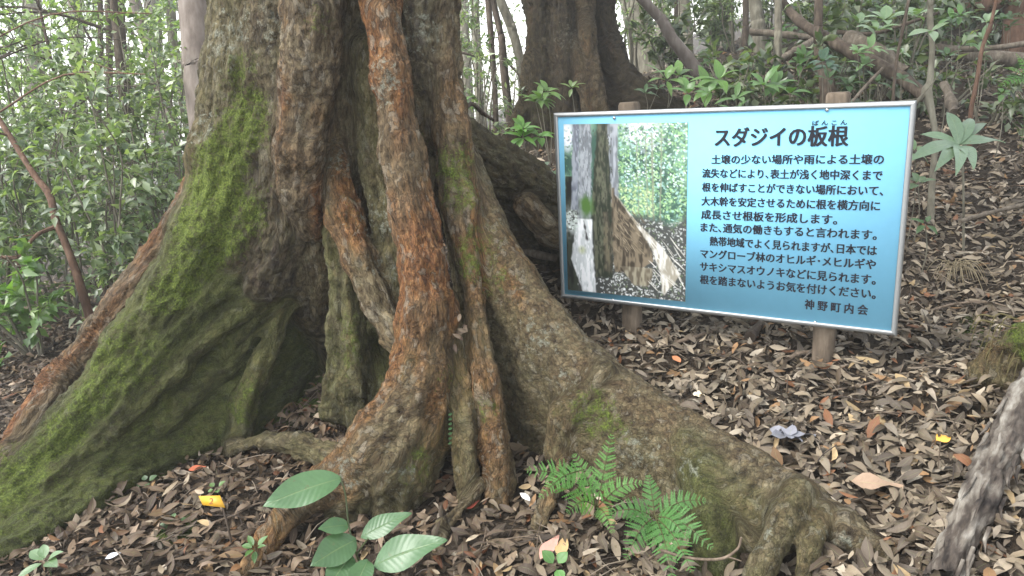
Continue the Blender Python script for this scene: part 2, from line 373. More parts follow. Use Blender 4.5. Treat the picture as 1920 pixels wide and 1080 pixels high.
def surface_nets(D, h, lo):
    s = D < 0; c = np.zeros(np.array(D.shape) - 1, np.int8)
    for i in (0, 1):
        for j in (0, 1):
            for k in (0, 1): c += s[i:D.shape[0] - 1 + i, j:D.shape[1] - 1 + j, k:D.shape[2] - 1 + k]
    act = np.argwhere((c > 0) & (c < 8)); idx = np.full(c.shape, -1, np.int32); idx[tuple(act.T)] = np.arange(len(act))
    acc = np.zeros((len(act), 3)); cnt = np.zeros(len(act))
    off = [(i, j, k) for i in (0, 1) for j in (0, 1) for k in (0, 1)]
    for p in range(8):
        for q in range(p + 1, 8):
            a, b = np.array(off[p]), np.array(off[q])
            if np.abs(a - b).sum() != 1: continue
            va = D[tuple((act + a).T)]; vb = D[tuple((act + b).T)]; x = (va < 0) != (vb < 0)
            t = np.where(x, va / np.where(x, va - vb, 1), 0)
            acc += np.where(x[:, None], a + t[:, None] * (b - a), 0); cnt += x
    V = lo + h * (act + acc / cnt[:, None]); Fq = []
    for ax in range(3):
        u, w = [(1, 2), (2, 0), (0, 1)][ax]
        sl0 = [slice(None)] * 3; sl1 = [slice(None)] * 3; sl0[ax] = slice(0, -1); sl1[ax] = slice(1, None)
        a = s[tuple(sl0)]; b = s[tuple(sl1)]; e = np.argwhere(a != b)
        ok = (e[:, u] > 0) & (e[:, w] > 0) & (e[:, u] < D.shape[u] - 1) & (e[:, w] < D.shape[w] - 1); e = e[ok]
        eu = np.zeros(3, int); eu[u] = 1; ew = np.zeros(3, int); ew[w] = 1
        q = np.stack([idx[tuple((e - eu - ew).T)], idx[tuple((e - ew).T)], idx[tuple(e.T)], idx[tuple((e - eu).T)]], 1)
        fl = ~a[tuple(e.T)]; q[fl] = q[fl][:, ::-1]; Fq.append(q)
    return V, np.concatenate(Fq)

def great_tree(name, label, specs, h, ztop, groups, moss, lichen, amp=1., mat='bark'):
    """specs: list of (chain, k, orange, algae, craggy, part index)"""
    segs = []; meta = []
    for ch, k, o, al, cr, part in specs:
        for (a, ra), (b, rb) in zip(ch[:-1], ch[1:]):
            segs.append((a, b, ra, rb, k)); meta.append((o, al, cr, float(part == 3), part))
    pts = np.array([q for s_ in segs for q in (s_[0], s_[1])])
    lo = pts.min(0) - .25; hi = pts.max(0) + .25; hi[2] = min(hi[2], ztop); 
    lo[2] = max(lo[2], gh(pts[:, 0], pts[:, 1]).min() - .15)
    D = build_sdf(segs, h, lo, hi)
    V, Fq = surface_nets(D, h, lo)
    keep = (V[:, 2] > gh(V[:, 0], V[:, 1]) - .06)
    keep &= V[:, 2] < hi[2] - 1.5 * h
    fk = keep[Fq].all(1); Fq = Fq[fk]; us = np.unique(Fq); mp = np.full(len(V), -1); mp[us] = np.arange(len(us)); V = V[us]; Fq = mp[Fq]
    # attributes blended from the nearest roots
    n = len(V); ws = np.full(n, 1e-12); acc = np.zeros((n, 4)); fl = np.zeros((n, 3)); best = np.full(n, 9.); bp = np.zeros(n, int); sig = .012 * (h / .01) ** .5
    for (a, b, ra, rb, k), (o, al, cr, sm, part) in zip(segs, meta):
        m = max(ra, rb) + .12
        near = np.where(((V > np.minimum(a, b) - m) & (V < np.maximum(a, b) + m)).all(1))[0]
        if not len(near): continue
        d = sd_seg(V[near], a, b, ra, rb); w = np.exp(-np.clip(d, -.05, 1) / sig); w = np.minimum(w, 30)
        ws[near] += w; acc[near] += w[:, None] * np.array([o, al, cr, sm])
        t = nrm(b - a); fl[near] += w[:, None] * (t if t[2] < 0 or abs(t[2]) < .05 else -t)
        bt = d < best[near]; best[near[bt]] = d[bt]; bp[near[bt]] = part
    acc /= ws[:, None]; fl = nrm(fl + np.array([0, 0, -1e-6]))
    me = bpy.data.meshes.new('tmp'); me.from_pydata(V.tolist(), [], Fq.tolist()); me.update()
    N = np.empty(n * 3, np.float32); me.vertices.foreach_get('normal', N); N = N.reshape(-1, 3).astype(float); bpy.data.meshes.remove(me)
    def lic(freq, span, seed, k=9):
        r = 0
        for t in np.linspace(-span, span, k): r = r + vnoise((V + fl * t) * freq, seed)
        return r / k * 2.2
    VC = (V - CAM) @ RW; VP = VC[:, :2] / np.maximum(VC[:, 2:], .1) * F + [960, 540]
    def snap(px, py, d):
        dd = np.abs(VP - [px, py]).max(1); c_ = np.where(dd < 9)[0]
        return V[c_[np.argmin(VC[c_, 2])]] if len(c_) else W(px, py, d)
    patch = lic(9, .22, 13) + .5 * lic(20, .10, 14); flake = vnoise(V * 38, 15)
    M = np.zeros(n)
    for px, py, d, r, w in moss:
        q = snap(px, py, d); dd = np.linalg.norm(V - q, axis=1) / (r * d / F); M = np.maximum(M, w * np.clip(1.75 - dd, 0, 1))
    LI = np.zeros(n)
    for px, py, d, r in lichen:
        q = snap(px, py, d); dd = np.linalg.norm(V - q, axis=1) / (r * d / F); LI = np.maximum(LI, np.clip(1.3 - dd, 0, 1))
    pl_ = (V - [-.6, 3., .6]); al_ = (pl_ * fl).sum(1, keepdims=True); sm_ = acc[:, 3:4]; QA = V - (.80 - .55 * sm_) * fl * al_; QB = V - (.5 - .42 * sm_) * fl * al_
    s1 = lic(26, .10, 3); s2 = lic(62, .05, 4); lump = vnoise(V * 7, 5); fk_ = vnoise(V * 42, 6) + .6 * vnoise(V * 85, 9)
    fk2 = np.maximum(vnoise(V * 30, 11), 0) ** .5
    def worley(p, sd):                        # bark plates: every cell its own height and tilt
        i0 = np.floor(p).astype(np.int64); bd = np.full(len(p), 9.); bh = np.zeros(len(p))
        for a in (-1, 0, 1):
            for b_ in (-1, 0, 1):
                for c in (-1, 0, 1):
                    x, y, z = i0[:, 0] + a, i0[:, 1] + b_, i0[:, 2] + c
                    q = np.stack([x + hash3(x, y, z, sd), y + hash3(x, y, z, sd + 1), z + hash3(x, y, z, sd + 2)], 1); r = p - q; d2 = (r * r).sum(1)
                    hh = hash3(x, y, z, sd + 3) + .7 * (r[:, 0] * (hash3(x, y, z, sd + 4) - .5) + r[:, 2] * (hash3(x, y, z, sd + 5) - .2))
                    k_ = d2 < bd; bd = np.where(k_, d2, bd); bh = np.where(k_, hh, bh)
        return bh - .5
    wv = .02 * np.stack([vnoise(QB * 40, 91), vnoise(QB * 40, 92), vnoise(QB * 40, 93)], 1)
    plates = worley((QB + wv) * 30, 95)
    rough_ = 1 - .5 * acc[:, 3]; disp = amp * rough_ * (.010 * lump + .016 * s1 + .007 * s2 + (.006 + .009 * acc[:, 2]) * plates * (1 - .7 * acc[:, 1]) + acc[:, 1] * (.020 * lic(12, .2, 16) + .005 * vnoise(V * 60, 17) + .007 * vnoise(V * 27, 18)) + (.0028 + .005 * acc[:, 2]) * fk_ + .004 * fk2 * (1 - M) + .006 * M * np.clip(.4 + vnoise(V * 55, 8), 0, 1))
    V = V + N * disp[:, None]
    zt = hi[2] - .35
    V[:, 2] = np.where(V[:, 2] > zt, zt + (V[:, 2] - zt) * 16, V[:, 2])
    base = V[:, :2].mean(0)
    root = thing(name, label, 'tree', (base[0], base[1], gz(*base)))
    me = bpy.data.meshes.new('n'); me.from_pydata(V.tolist(), [], Fq.tolist()); me.update()
    NN = np.empty(n * 3, np.float32); me.vertices.foreach_get('normal', NN); NN = NN.reshape(-1, 3); bpy.data.meshes.remove(me)
    fp = bp[Fq[:, 0]]
    for pi, (pname, plabel) in enumerate(groups):
        ff = Fq[fp == pi]
        if not len(ff): continue
        us = np.unique(ff); mp = np.full(n, -1); mp[us] = np.arange(len(us)); mb = MB()
        mb.add(V[us], mp[ff], orange=acc[us, 0], algae=acc[us, 1], craggy=acc[us, 2], moss=M[us], lichen=LI[us], flow=fl[us], patch=patch[us], flake=flake[us], qa=QA[us], qb=QB[us])
        o = mb.build(pname, MT[mat], root)
        o.data.normals_split_custom_set_from_vertices(NN[us].tolist())
        if plabel: o['label'] = plabel
    return root, D, lo, h

# --- the big tree: every column, root and buttress as a chain of (px, py, depth m, radius px)
K = .045
sp = []
def A(ch, k=K, o=.35, al=.0, cr=.0, part=0): sp.append((ch, k, o, al, cr, part))
# trunk
A(chain((622, -420, 3.58, 195), (618, 0, 3.55, 192), (612, 250, 3.6, 205), (605, 400, 3.74, 200), (600, 520, 4.1, 185), (600, 700, 4.35, 190), (600, 800, 4.4, 190)), .06, .3, .15, .3)
A(chain((490, -420, 3.32, 86), (488, 0, 3.32, 80), (470, 150, 3.32, 82), (445, 300, 3.32, 80), (410, 420, 3.32, 74)), .06, .3, .3, .1)
A(chain((530, -420, 3.2, 62), (528, 0, 3.2, 56), (522, 200, 3.22, 52), (500, 350, 3.24, 48), (450, 470, 3.28, 45)), .05, .1, .1, .9)
A(chain((592, -420, 3.02, 62), (587, 0, 3.02, 54), (577, 150, 3.0, 50), (562, 280, 3.03, 46), (563, 360, 3.07, 38), (585, 430, 3.16, 24)), .04, .55, 0, .15)
A(chain((545, 330, 3.2, 45), (535, 430, 3.25, 42), (500, 520, 3.3, 40)), .05, .2, .1, .9)
A(chain((700, -420, 3.02, 40), (710, 0, 2.99, 34), (735, 150, 2.95, 35), (752, 280, 2.93, 37), (775, 400, 2.9, 40), (790, 500, 2.87, 45), (800, 600, 2.85, 50)), .028, 1., 0, 0)
A(chain((782, -420, 3.14, 46), (782, 0, 3.12, 42), (792, 150, 3.12, 38), (802, 260, 3.16, 30)), .04, .1, .1, .8)
A(chain((690, 100, 3.16, 38), (715, 330, 3.12, 34), (735, 480, 3.1, 30), (752, 600, 3.02, 26)), .04, .12, .35, .1)
A(chain((822, -420, 3.22, 44), (822, 0, 3.16, 34), (830, 120, 3.13, 34), (846, 250, 3.1, 34), (862, 380, 3.05, 33), (877, 480, 3.0, 26)), .035, .55, .05, .2)
# central roots (part 1)
A(chain((800, 580, 2.85, 50), (793, 700, 2.83, 52), (762, 790, 2.82, 62), (715, 850, 2.8, 66), (660, 893, 2.78, 52), (605, 915, 2.74, 34), (545, 955, 2.68, 22), (505, 1010, 2.6, 21), (470, 1070, 2.52, 20)), .04, .7, .1, 0, 1)
A(chain((800, 700, 2.87, 46), (780, 820, 2.84, 60), (748, 890, 2.8, 60), (735, 960, 2.79, 38)), .05, .45, .3, .2, 1)
A(chain((700, 880, 2.8, 60), (660, 930, 2.78, 40), (640, 990, 2.76, 24)), .04, .3, .35, .2, 1)
A(chain((655, 862, 2.92, 24), (570, 838, 3.06, 17), (500, 826, 3.17, 14), (435, 838, 3.26, 10)), .05, .5, .3, .2, 1)
A(chain((655, 120, 3.25, 30), (632, 240, 3.2, 26), (622, 320, 3.14, 26), (645, 405, 3.07, 30), (676, 490, 3.02, 29), (705, 555, 3.0, 27), (740, 620, 2.97, 24), (768, 680, 2.93, 22)), .045, .75, .1, 0, 1)
A(chain((628, 430, 3.14, 24), (632, 520, 3.12, 18), (628, 620, 3.14, 18), (635, 720, 3.2, 24), (630, 770, 3.25, 26)), .02, .25, .5, .2, 1)
A(chain((655, 440, 3.12, 24), (662, 540, 3.12, 20), (662, 640, 3.13, 22), (665, 720, 3.17, 30), (672, 775, 3.25, 36)), .02, .3, .45, .2, 1)
A(chain((700, 640, 3.3, 40), (735, 740, 3.25, 40), (740, 800, 3.2, 40)), .05, .2, .6, .1, 1)
A(chain((877, 470, 3.0, 26), (890, 560, 2.93, 20), (898, 650, 2.88, 23), (911, 730, 2.83, 26), (928, 820, 2.78, 28), (937, 900, 2.76, 28), (937, 965, 2.74, 22)), .014, .85, .12, 0, 1)
A(chain((835, 560, 2.94, 18), (850, 640, 2.9, 22), (860, 720, 2.85, 26), (868, 820, 2.78, 22), (880, 945, 2.74, 20)), .014, .6, .3, 0, 1)
A(chain((905, 905, 2.74, 10), (870, 945, 2.68, 10), (832, 988, 2.6, 11), (822, 1035, 2.52, 11), (800, 1080, 2.46, 10)), .015, .3, .1, 0, 1)
A(chain((1058, 868, 2.74, 14), (1030, 920, 2.66, 13), (1010, 980, 2.58, 12), (1000, 1070, 2.46, 11)), .015, .4, .1, 0, 1)
# left buttress (part 2)
A(chain((430, 380, 3.32, 74), (395, 440, 3.32, 70), (330, 545, 3.26, 58), (250, 655, 3.2, 48), (150, 785, 3.1, 42), (60, 885, 3.0, 42), (-60, 985, 2.9, 40)), .04, .2, .7, .3, 2)
A(chain((425, 300, 3.45, 60), (372, 420, 3.45, 54), (282, 535, 3.4, 46), (200, 628, 3.35, 43), (132, 715, 3.26, 43), (80, 795, 3.12, 42), (35, 865, 3.02, 40), (-20, 940, 2.95, 38), (-70, 1010, 2.9, 38)), .035, .8, 0, .2, 2)
for c_ in web([(545, 430, 3.36), (420, 530, 3.32), (290, 660, 3.2), (170, 790, 3.1), (60, 905, 2.98), (-60, 1000, 2.88)],
              [(615, 660, 3.85), (490, 790, 3.5), (335, 868, 3.28), (180, 945, 2.98), (0, 1060, 2.62), (-90, 1110, 2.5)], 8, 40, 34, .05): A(c_, .05, .12, .85, .05, 2)
A(chain((545, 560, 3.42, 16), (495, 670, 3.36, 18), (458, 755, 3.32, 17), (442, 850, 3.32, 16)), .05, .2, .6, 0, 2)
A(chain((480, 560, 3.32, 16), (330, 680, 3.18, 16), (210, 800, 3.06, 14), (90, 900, 2.9, 12)), .05, .2, .7, .1, 2)
A(chain((560, 500, 3.4, 18), (420, 680, 3.34, 14), (300, 800, 3.2, 12)), .05, .2, .7, .1, 2)
# right buttress (part 3)
GC = [(830, 205, 3.22, 32), (862, 310, 3.2, 34), (902, 420, 3.12, 38), (962, 527, 3.02, 42), (1022, 612, 2.92, 46), (1092, 690, 2.83, 48), (1195, 765, 2.72, 48),
      (1280, 825, 2.6, 48), (1405, 897, 2.43, 48), (1495, 945, 2.28, 44), (1580, 990, 2.16, 32), (1665, 1048, 2.06, 20), (1760, 1110, 2.0, 8)]
A(chain(*GC), .04, .6, .08, .1, 3)
for c_ in web([(a, b + 5, d) for a, b, d, r in GC[1:10]],
              [(890, 560, 3.12), (950, 720, 3.16), (985, 810, 3.12), (1060, 860, 2.92), (1130, 895, 2.8), (1240, 965, 2.58), (1340, 1010, 2.42), (1450, 1020, 2.28)], 7, 40, 34, -.03): A(c_, .05, .25, .22, .1, 3)
A(chain((1320, 890, 2.44, 40), (1338, 980, 2.35, 38), (1348, 1060, 2.28, 36), (1350, 1150, 2.2, 36)), .03, .15, .75, 0, 3)
A(chain((1500, 925, 2.22, 26), (1474, 978, 2.16, 28), (1436, 1050, 2.1, 27), (1404, 1120, 2.04, 26)), .02, .15, .3, 0, 3)
A(chain((1545, 965, 2.18, 22), (1515, 1030, 2.1, 18), (1498, 1110, 2.06, 17)), .02, .3, .3, 0, 3)
A(chain((1590, 1000, 2.15, 16), (1622, 1045, 2.08, 13), (1640, 1100, 2.02, 11)), .02, .3, .2, 0, 3)
A(chain((1290, 830, 2.5, 24), (1375, 920, 2.36, 26), (1440, 975, 2.24, 22)), .04, .2, .4, .1, 3)
A(chain((1130, 700, 2.72, 20), (1060, 780, 2.78, 22), (1040, 850, 2.8, 22)), .05, .3, .2, .1, 3)
# rear buttress (part 4)
HC = [(820, 235, 3.6, 45), (870, 268, 3.68, 40), (930, 305, 3.78, 38), (1000, 350, 3.9, 36), (1070, 400, 4.0, 32), (1180, 480, 4.15, 28)]
A(chain(*HC), .05, .35, .2, .8, 4)
for c_ in web([(a, b, d) for a, b, d, r in HC[:5]], [(840, 420, 3.95), (900, 440, 4.05), (960, 455, 4.15), (1040, 470, 4.25), (1100, 520, 4.3)], 5, 30, 26): A(c_, .05, .35, .15, .85, 4)
A(chain((985, 385, 3.8, 22), (1030, 440, 3.85, 20), (1090, 480, 3.9, 18)), .03, .6, 0, 0, 4)

MOSS = [(450, 130, 3.05, 40, .75), (455, 190, 3.05, 42, 1.), (445, 250, 3.05, 50, 1.05), (420, 310, 3.05, 55, 1.1), (400, 360, 3.08, 60, 1.1), (380, 410, 3.08, 55, 1.05),
        (440, 400, 3.1, 50, .8), (415, 450, 3.1, 45, .95), (375, 490, 3.1, 42, 1.), (340, 535, 3.1, 40, 1.1), (310, 570, 3.1, 30, 1.), (230, 600, 3.15, 40, .6), (235, 680, 3.05, 60, .8),
        (180, 745, 3.0, 40, .95), (120, 810, 2.96, 40, 1.), (60, 870, 2.9, 45, 1.), (10, 890, 2.88, 60, .95), (280, 660, 3.05, 50, .65), (30, 980, 2.8, 70, .6), (300, 780, 3.1, 60, .4), (140, 900, 2.95, 90, .45),
        (220, 1000, 2.8, 60, .4), (460, 750, 3.25, 40, .7), (850, 300, 3.05, 36, .75), (858, 350, 3.05, 36, .7), (868, 490, 2.98, 24, .8), (905, 455, 3.0, 40, .45), (915, 520, 2.95, 36, .4),
        (1110, 775, 2.68, 44, .8), (1140, 798, 2.66, 32, .65), (905, 760, 2.8, 22, .6), (850, 700, 2.83, 25, .45), (610, 40, 3.0, 30, .6), (780, 880, 2.7, 40, .5), (1340, 1000, 2.3, 40, .4), (640, 640, 3.1, 50, .5)]
LICH = [(700, 160, 3.0, 90), (640, 300, 3.0, 60), (715, 400, 3.05, 90), (730, 500, 3.0, 60), (420, 60, 3.1, 120), (370, 230, 3.2, 70), (780, 60, 3.05, 90), (760, 890, 2.7, 60), (640, 880, 2.7, 60), (1190, 850, 2.55, 80),
        (1280, 870, 2.45, 60), (1050, 720, 2.75, 50), (1430, 1000, 2.2, 60), (1560, 1000, 2.1, 60), (510, 60, 3.1, 70), (390, 480, 3.2, 40), (1000, 640, 2.8, 80)]
tree_root, TD, TLO, TH = great_tree('buttress_tree', 'huge mossy tree with wide buttress roots filling the left and centre', sp, .0074, 2.75,
    [('trunk', None), ('root', 'orange brown stilt roots below the trunk front'), ('buttress_root', 'long mossy buttress root sweeping down to the left'),
     ('buttress_root', 'grey brown buttress root running down to the right'), ('buttress_root', 'dark rear buttress root passing behind the sign')], MOSS, LICH)
def tree_sdf(P):
    q = np.round((P - TLO) / TH).astype(int); ok = ((q >= 0) & (q < np.array(TD.shape))).all(-1); q = np.clip(q, 0, np.array(TD.shape) - 1)
    return np.where(ok, TD[q[..., 0], q[..., 1], q[..., 2]], .5)

# second buttressed tree farther up the slope
sp = []
A(chain((1066, -500, 7.4, 72), (1068, 0, 7.4, 74), (1070, 120, 7.4, 76), (1078, 240, 7.4, 82), (1080, 380, 7.4, 88)), .1, .45, .1, 1.)
A(chain((1008, -500, 7.1, 26), (1012, 0, 7.05, 26), (1014, 150, 7.0, 26), (1016, 250, 6.95, 28), (1020, 360, 6.9, 32)), .06, .45, .15, .9)
A(chain((1052, -500, 6.95, 26), (1054, 0, 6.9, 22), (1062, 150, 6.85, 24), (1064, 340, 6.8, 30)), .06, .45, .1, .95)
A(chain((1098, -500, 7.0, 26), (1098, 40, 6.86, 17), (1112, 130, 6.7, 14), (1128, 200, 6.56, 13), (1150, 270, 6.46, 15)), .025, .5, .1, .3)
A(chain((1076, 80, 6.86, 14), (1094, 160, 6.66, 12), (1112, 230, 6.52, 13)), .025, .5, .1, .3)
A(chain((1124, -500, 7.15, 30), (1120, 0, 7.15, 28), (1138, 90, 7.08, 26), (1172, 148, 6.95, 24), (1225, 186, 6.85, 20), (1300, 225, 6.75, 14)), .06, .4, .1, 1., 1)
for c_ in web([(1120, 90, 7.1), (1160, 150, 6.98), (1215, 188, 6.88), (1280, 220, 6.78)], [(1120, 280, 6.9), (1170, 260, 6.8), (1220, 255, 6.7), (1290, 255, 6.6)], 5, 20, 16): A(c_, .07, .4, .1, 1., 1)
A(chain((1004, 120, 7.0, 20), (990, 190, 6.95, 16), (962, 250, 6.9, 13), (940, 300, 6.85, 11)), .06, .3, .2, .1, 1)
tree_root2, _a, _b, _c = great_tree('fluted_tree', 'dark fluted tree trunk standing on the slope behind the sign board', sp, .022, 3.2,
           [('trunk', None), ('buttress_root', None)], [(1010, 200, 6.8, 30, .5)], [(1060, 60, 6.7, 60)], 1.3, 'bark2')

# ------------------------------------------------------------------ ground sheet
def axis(fine0, fine1, step, lo, hi):
    a = list(np.arange(fine0, fine1 + 1e-6, step)); s = step
    x = fine1
    while x < hi: s *= 1.18; x += s; a.append(min(x, hi))
    x = fine0; s = step
    while x > lo: s *= 1.18; x -= s; a.insert(0, max(x, lo))
    return np.array(a)
gx, gy = axis(-3.2, 4.5, .045, -46, 46), axis(1.2, 8.2, .045, -22, 60)
GX, GY = np.meshgrid(gx, gy, indexing='ij'); GZ = gh(GX, GY)
p3 = np.stack([GX, GY, GZ * 0], -1)
GZ = GZ + .022 * vnoise(p3 * 4, 21) + .012 * vnoise(p3 * 11, 22) + .006 * vnoise(p3 * 22, 23)
gv = np.stack([GX, GY, GZ], -1).reshape(-1, 3); ny = len(gy)
ii, jj = np.meshgrid(np.arange(len(gx) - 1), np.arange(ny - 1), indexing='ij'); k0 = (ii * ny + jj).ravel()
mossg = np.zeros(len(gv))
for px, py, r in ((560, 750, .25), (1890, 620, .3), (620, 720, .2), (330, 1000, .12)):
    q = GP(px, py); mossg = np.maximum(mossg, np.clip(1.2 - np.linalg.norm(gv[:, :2] - q[:2], axis=1) / r, 0, 1))
mb = MB(); mb.add(gv, np.stack([k0, k0 + ny, k0 + ny + 1, k0 + 1], 1), moss=mossg)
tag(mb.build('ground', MT['soil']), 'dark forest soil sloping up to the right', kind='structure')

# ------------------------------------------------------------------ leaf litter (nobody could count it)
LC = np.array([(.175, .145, .11), (.24, .20, .15), (.33, .285, .225), (.09, .068, .048), (.41, .37, .31), (.26, .16, .085), (.20, .095, .05), (.13, .108, .088), (.38, .29, .17), (.28, .245, .205)])
LPr = np.array([.22, .18, .09, .18, .04, .03, .025, .17, .02, .045])
def scatter(n, dmin, dmax, ns, big=1.):
    u = rng.random(n); d = np.sqrt(dmin ** 2 + u * (dmax ** 2 - dmin ** 2)); px = rng.uniform(-700, 2950, n)
    x = d * (px - 960) / F; y = d
    x += rng.normal(size=n) * .05
    z = gh(x, y); P = np.stack([x, y, z], -1)
    P[:, 2] += .022 * vnoise(P * [4, 4, 0], 21) + .012 * vnoise(P * [11, 11, 0], 22)
    ok = tree_sdf(P + [0, 0, .03]) > .012; P = P[ok]; n = len(P)
    P[:, 2] += .004 + rng.random(n) ** 2 * .04
    e = .2; gxn = (gh(P[:, 0] + e, P[:, 1]) - gh(P[:, 0] - e, P[:, 1])) / (2 * e); gyn = (gh(P[:, 0], P[:, 1] + e) - gh(P[:, 0], P[:, 1] - e)) / (2 * e)
    up = nrm(np.stack([-gxn, -gyn, np.ones(n)], -1) + rng.normal(size=(n, 3)) * .32)
    th = rng.random(n) * 6.283; dr = np.stack([np.cos(th), np.sin(th), np.zeros(n)], -1); dr = nrm(dr - up * (dr * up).sum(-1, keepdims=True))
    side = np.cross(dr, up)
    L = (.024 + .072 * rng.random(n) ** 1.3) * big; Wd = L * rng.uniform(.26, .44, n)
    curl = rng.normal(size=n) * .19; fold = rng.normal(size=n) * .42; tw = rng.normal(size=n) * .5
    t = np.linspace(0, 1, ns + 1); V = np.empty((n, ns + 1, 3, 3)); UV = np.empty((n, ns + 1, 3, 3))
    for i, ti in enumerate(t):
        w = Wd * .5 * (math.sin(math.pi * min(max(ti, .03), .985) ** .9) ** .85); zc = curl * L * ((ti - .5) ** 2 * 4 - .5)
        a = tw * (ti - .5); c_, s_ = np.cos(a)[:, None], np.sin(a)[:, None]
        sd_ = side * c_ + up * s_; u2 = up * c_ - side * s_
        for j, sgn in enumerate((-1, 0, 1)):
            V[:, i, j] = P + dr * (L * (ti - .5))[:, None] + up * zc[:, None] + sd_ * (sgn * w)[:, None] + u2 * (abs(sgn) * fold * w)[:, None]
            UV[:, i, j] = (sgn, ti, 0)
    V = V.reshape(-1, 3); m = (ns + 1) * 3; fq = []
    for i in range(ns): a = i * 3; fq += [(a, a + 1, a + 4, a + 3), (a + 1, a + 2, a + 5, a + 4)]
    Fq = (np.array(fq)[None] + np.arange(n)[:, None, None] * m).reshape(-1, 4)
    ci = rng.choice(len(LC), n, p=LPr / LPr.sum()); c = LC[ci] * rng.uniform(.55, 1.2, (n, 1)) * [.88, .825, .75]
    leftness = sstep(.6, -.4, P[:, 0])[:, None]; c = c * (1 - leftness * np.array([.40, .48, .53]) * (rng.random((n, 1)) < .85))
    return V, Fq, np.repeat(c, m, 0), UV.reshape(-1, 3)
mb = MB()
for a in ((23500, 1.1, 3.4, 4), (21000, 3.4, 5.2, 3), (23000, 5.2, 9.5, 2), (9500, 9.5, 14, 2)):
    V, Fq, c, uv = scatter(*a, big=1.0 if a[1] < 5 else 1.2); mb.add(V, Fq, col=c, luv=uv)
for i in range(1500):                          # broken stalks and twig bits among the leaves
    d = math.sqrt(random.uniform(1.7 ** 2, 5.5 ** 2)); x = d * random.uniform(-.75, .75); q = np.array([x, d, gz(x, d) + random.uniform(.012, .045)])
    if tree_sdf(q[None])[0] < .02: continue
    a = random.uniform(0, 6.28); l_ = random.uniform(.03, .16); e = q + np.array([math.cos(a) * l_, math.sin(a) * l_, 0]); e[2] = gz(e[0], e[1]) + random.uniform(.01, .05); m_ = (q + e) / 2 + [0, 0, random.uniform(0, .015)]
    r_ = random.uniform(.001, .0028); k0_ = mb.n; f_ = len(mb.f4); mb.tube([q, m_, e], [r_, r_, r_ * .6], 4, caps=False); nv = mb.n - k0_
    cc = np.array(random.choice([(.09, .065, .045), (.2, .16, .12), (.05, .038, .03)])); mb.at['col'].append(np.tile(cc, (nv, 1))); mb.at['luv'].append(np.tile([1., .5, 0], (nv, 1)))
tag(mb.build('leaf_litter', MT['litter']), 'brown and grey fallen leaves covering the forest floor', kind='stuff')

# ------------------------------------------------------------------ information sign
TLp, TRp, BRp, BLp = (1039, 212), (1719, 187), (1680, 628), (1053, 557)
BH = .9
def homog(src, dst):
    Am = []; b = []
    for (u, v), (x, y) in zip(src, dst): Am += [[u, v, 1, 0, 0, 0, -u * x, -v * x], [0, 0, 0, u, v, 1, -u * y, -v * y]]; b += [x, y]
    return np.array([*np.linalg.solve(np.array(Am, float), np.array(b, float)), 1]).reshape(3, 3)
H0 = homog([(0, 0), (1, 0), (1, 1), (0, 1)], [(x - 960, y - 540) for x, y in (TLp, TRp, BRp, BLp)])
M0 = np.diag([1 / F, 1 / F, 1]) @ H0; sc0 = BH / np.linalg.norm(M0[:, 1])
O_ = CAM + RW @ M0[:, 2] * sc0; BW = float(np.linalg.norm(M0[:, 0]) * sc0)
SV = np.array([0, 0, -1.]); SU = RW @ M0[:, 0]; SU = nrm(SU - (SU @ SV) * SV); SN = np.cross(SV, SU)   # right, down, out of the face
if SN @ (CAM - O_) < 0: SN = -SN
Hi = np.linalg.inv(H0)
def uv(px, py): q = Hi @ np.array([px - 960, py - 540, 1.]); return q[0] / q[2] * BW, q[1] / q[2] * BH
def SP(u, v, n=0.): return O_ + SU * u + SV * v + SN * n
sgn = thing('information_sign', 'light blue information board with Japanese text and a forest photo on two wooden posts', 'sign', GP(1350, 690))
M_blue = mat_plain('sign_blue', (.21, .52, .72), .65, .15, 0, .05, 30)
M_alu = mat_plain('aluminium', (.38, .39, .39), .42, .5, .7, .10, 90)
M_ink = mat_plain('sign_ink', (.012, .013, .02), .5, .3, 0, .1)
M_post = mat_bark('post_wood', [(.3, (.055, .044, .032)), (.5, (.13, .10, .072)), (.7, (.24, .19, .14))], 30)
M_screw = mat_plain('screw_steel', (.55, .55, .55), .25, .6, 1., .05)
MB().box(SP(.012, .012, -.012), SU * (BW - .024), SV * (BH - .024), SN * .012).build('panel', M_blue, sgn, False)
fr = MB(); fw, fd = .019, .026
def bev(mb, a, u0, u1, wv, w, n0, n1):        # a frame bar with a chamfered front edge
    b = .004; pr = [(0, n0), (0, n1 - b), (b, n1), (w - b, n1), (w, n1 - b), (w, n0)]
    V = []
    for k_, t in ((0, u0), (1, u1)):
        for q, n_ in pr:
            mit = q if k_ == 0 else -q
            V.append(a + t[0] * (t[1] + mit) + wv * q + SN * n_)
    m = len(pr); mb.add(V, [(i, (i + 1) % m, m + (i + 1) % m, m + i) for i in range(m)])
bev(fr, SP(0, 0), (SU, 0), (SU, BW), SV, fw, -.02, .008); bev(fr, SP(0, BH), (SU, 0), (SU, BW), -SV, fw, -.02, .008)
bev(fr, SP(0, 0), (SV, 0), (SV, BH), SU, fw, -.02, .008); bev(fr, SP(BW, 0), (SV, 0), (SV, BH), -SU, fw, -.02, .008)
fo = fr.build('frame', M_alu, sgn, False)
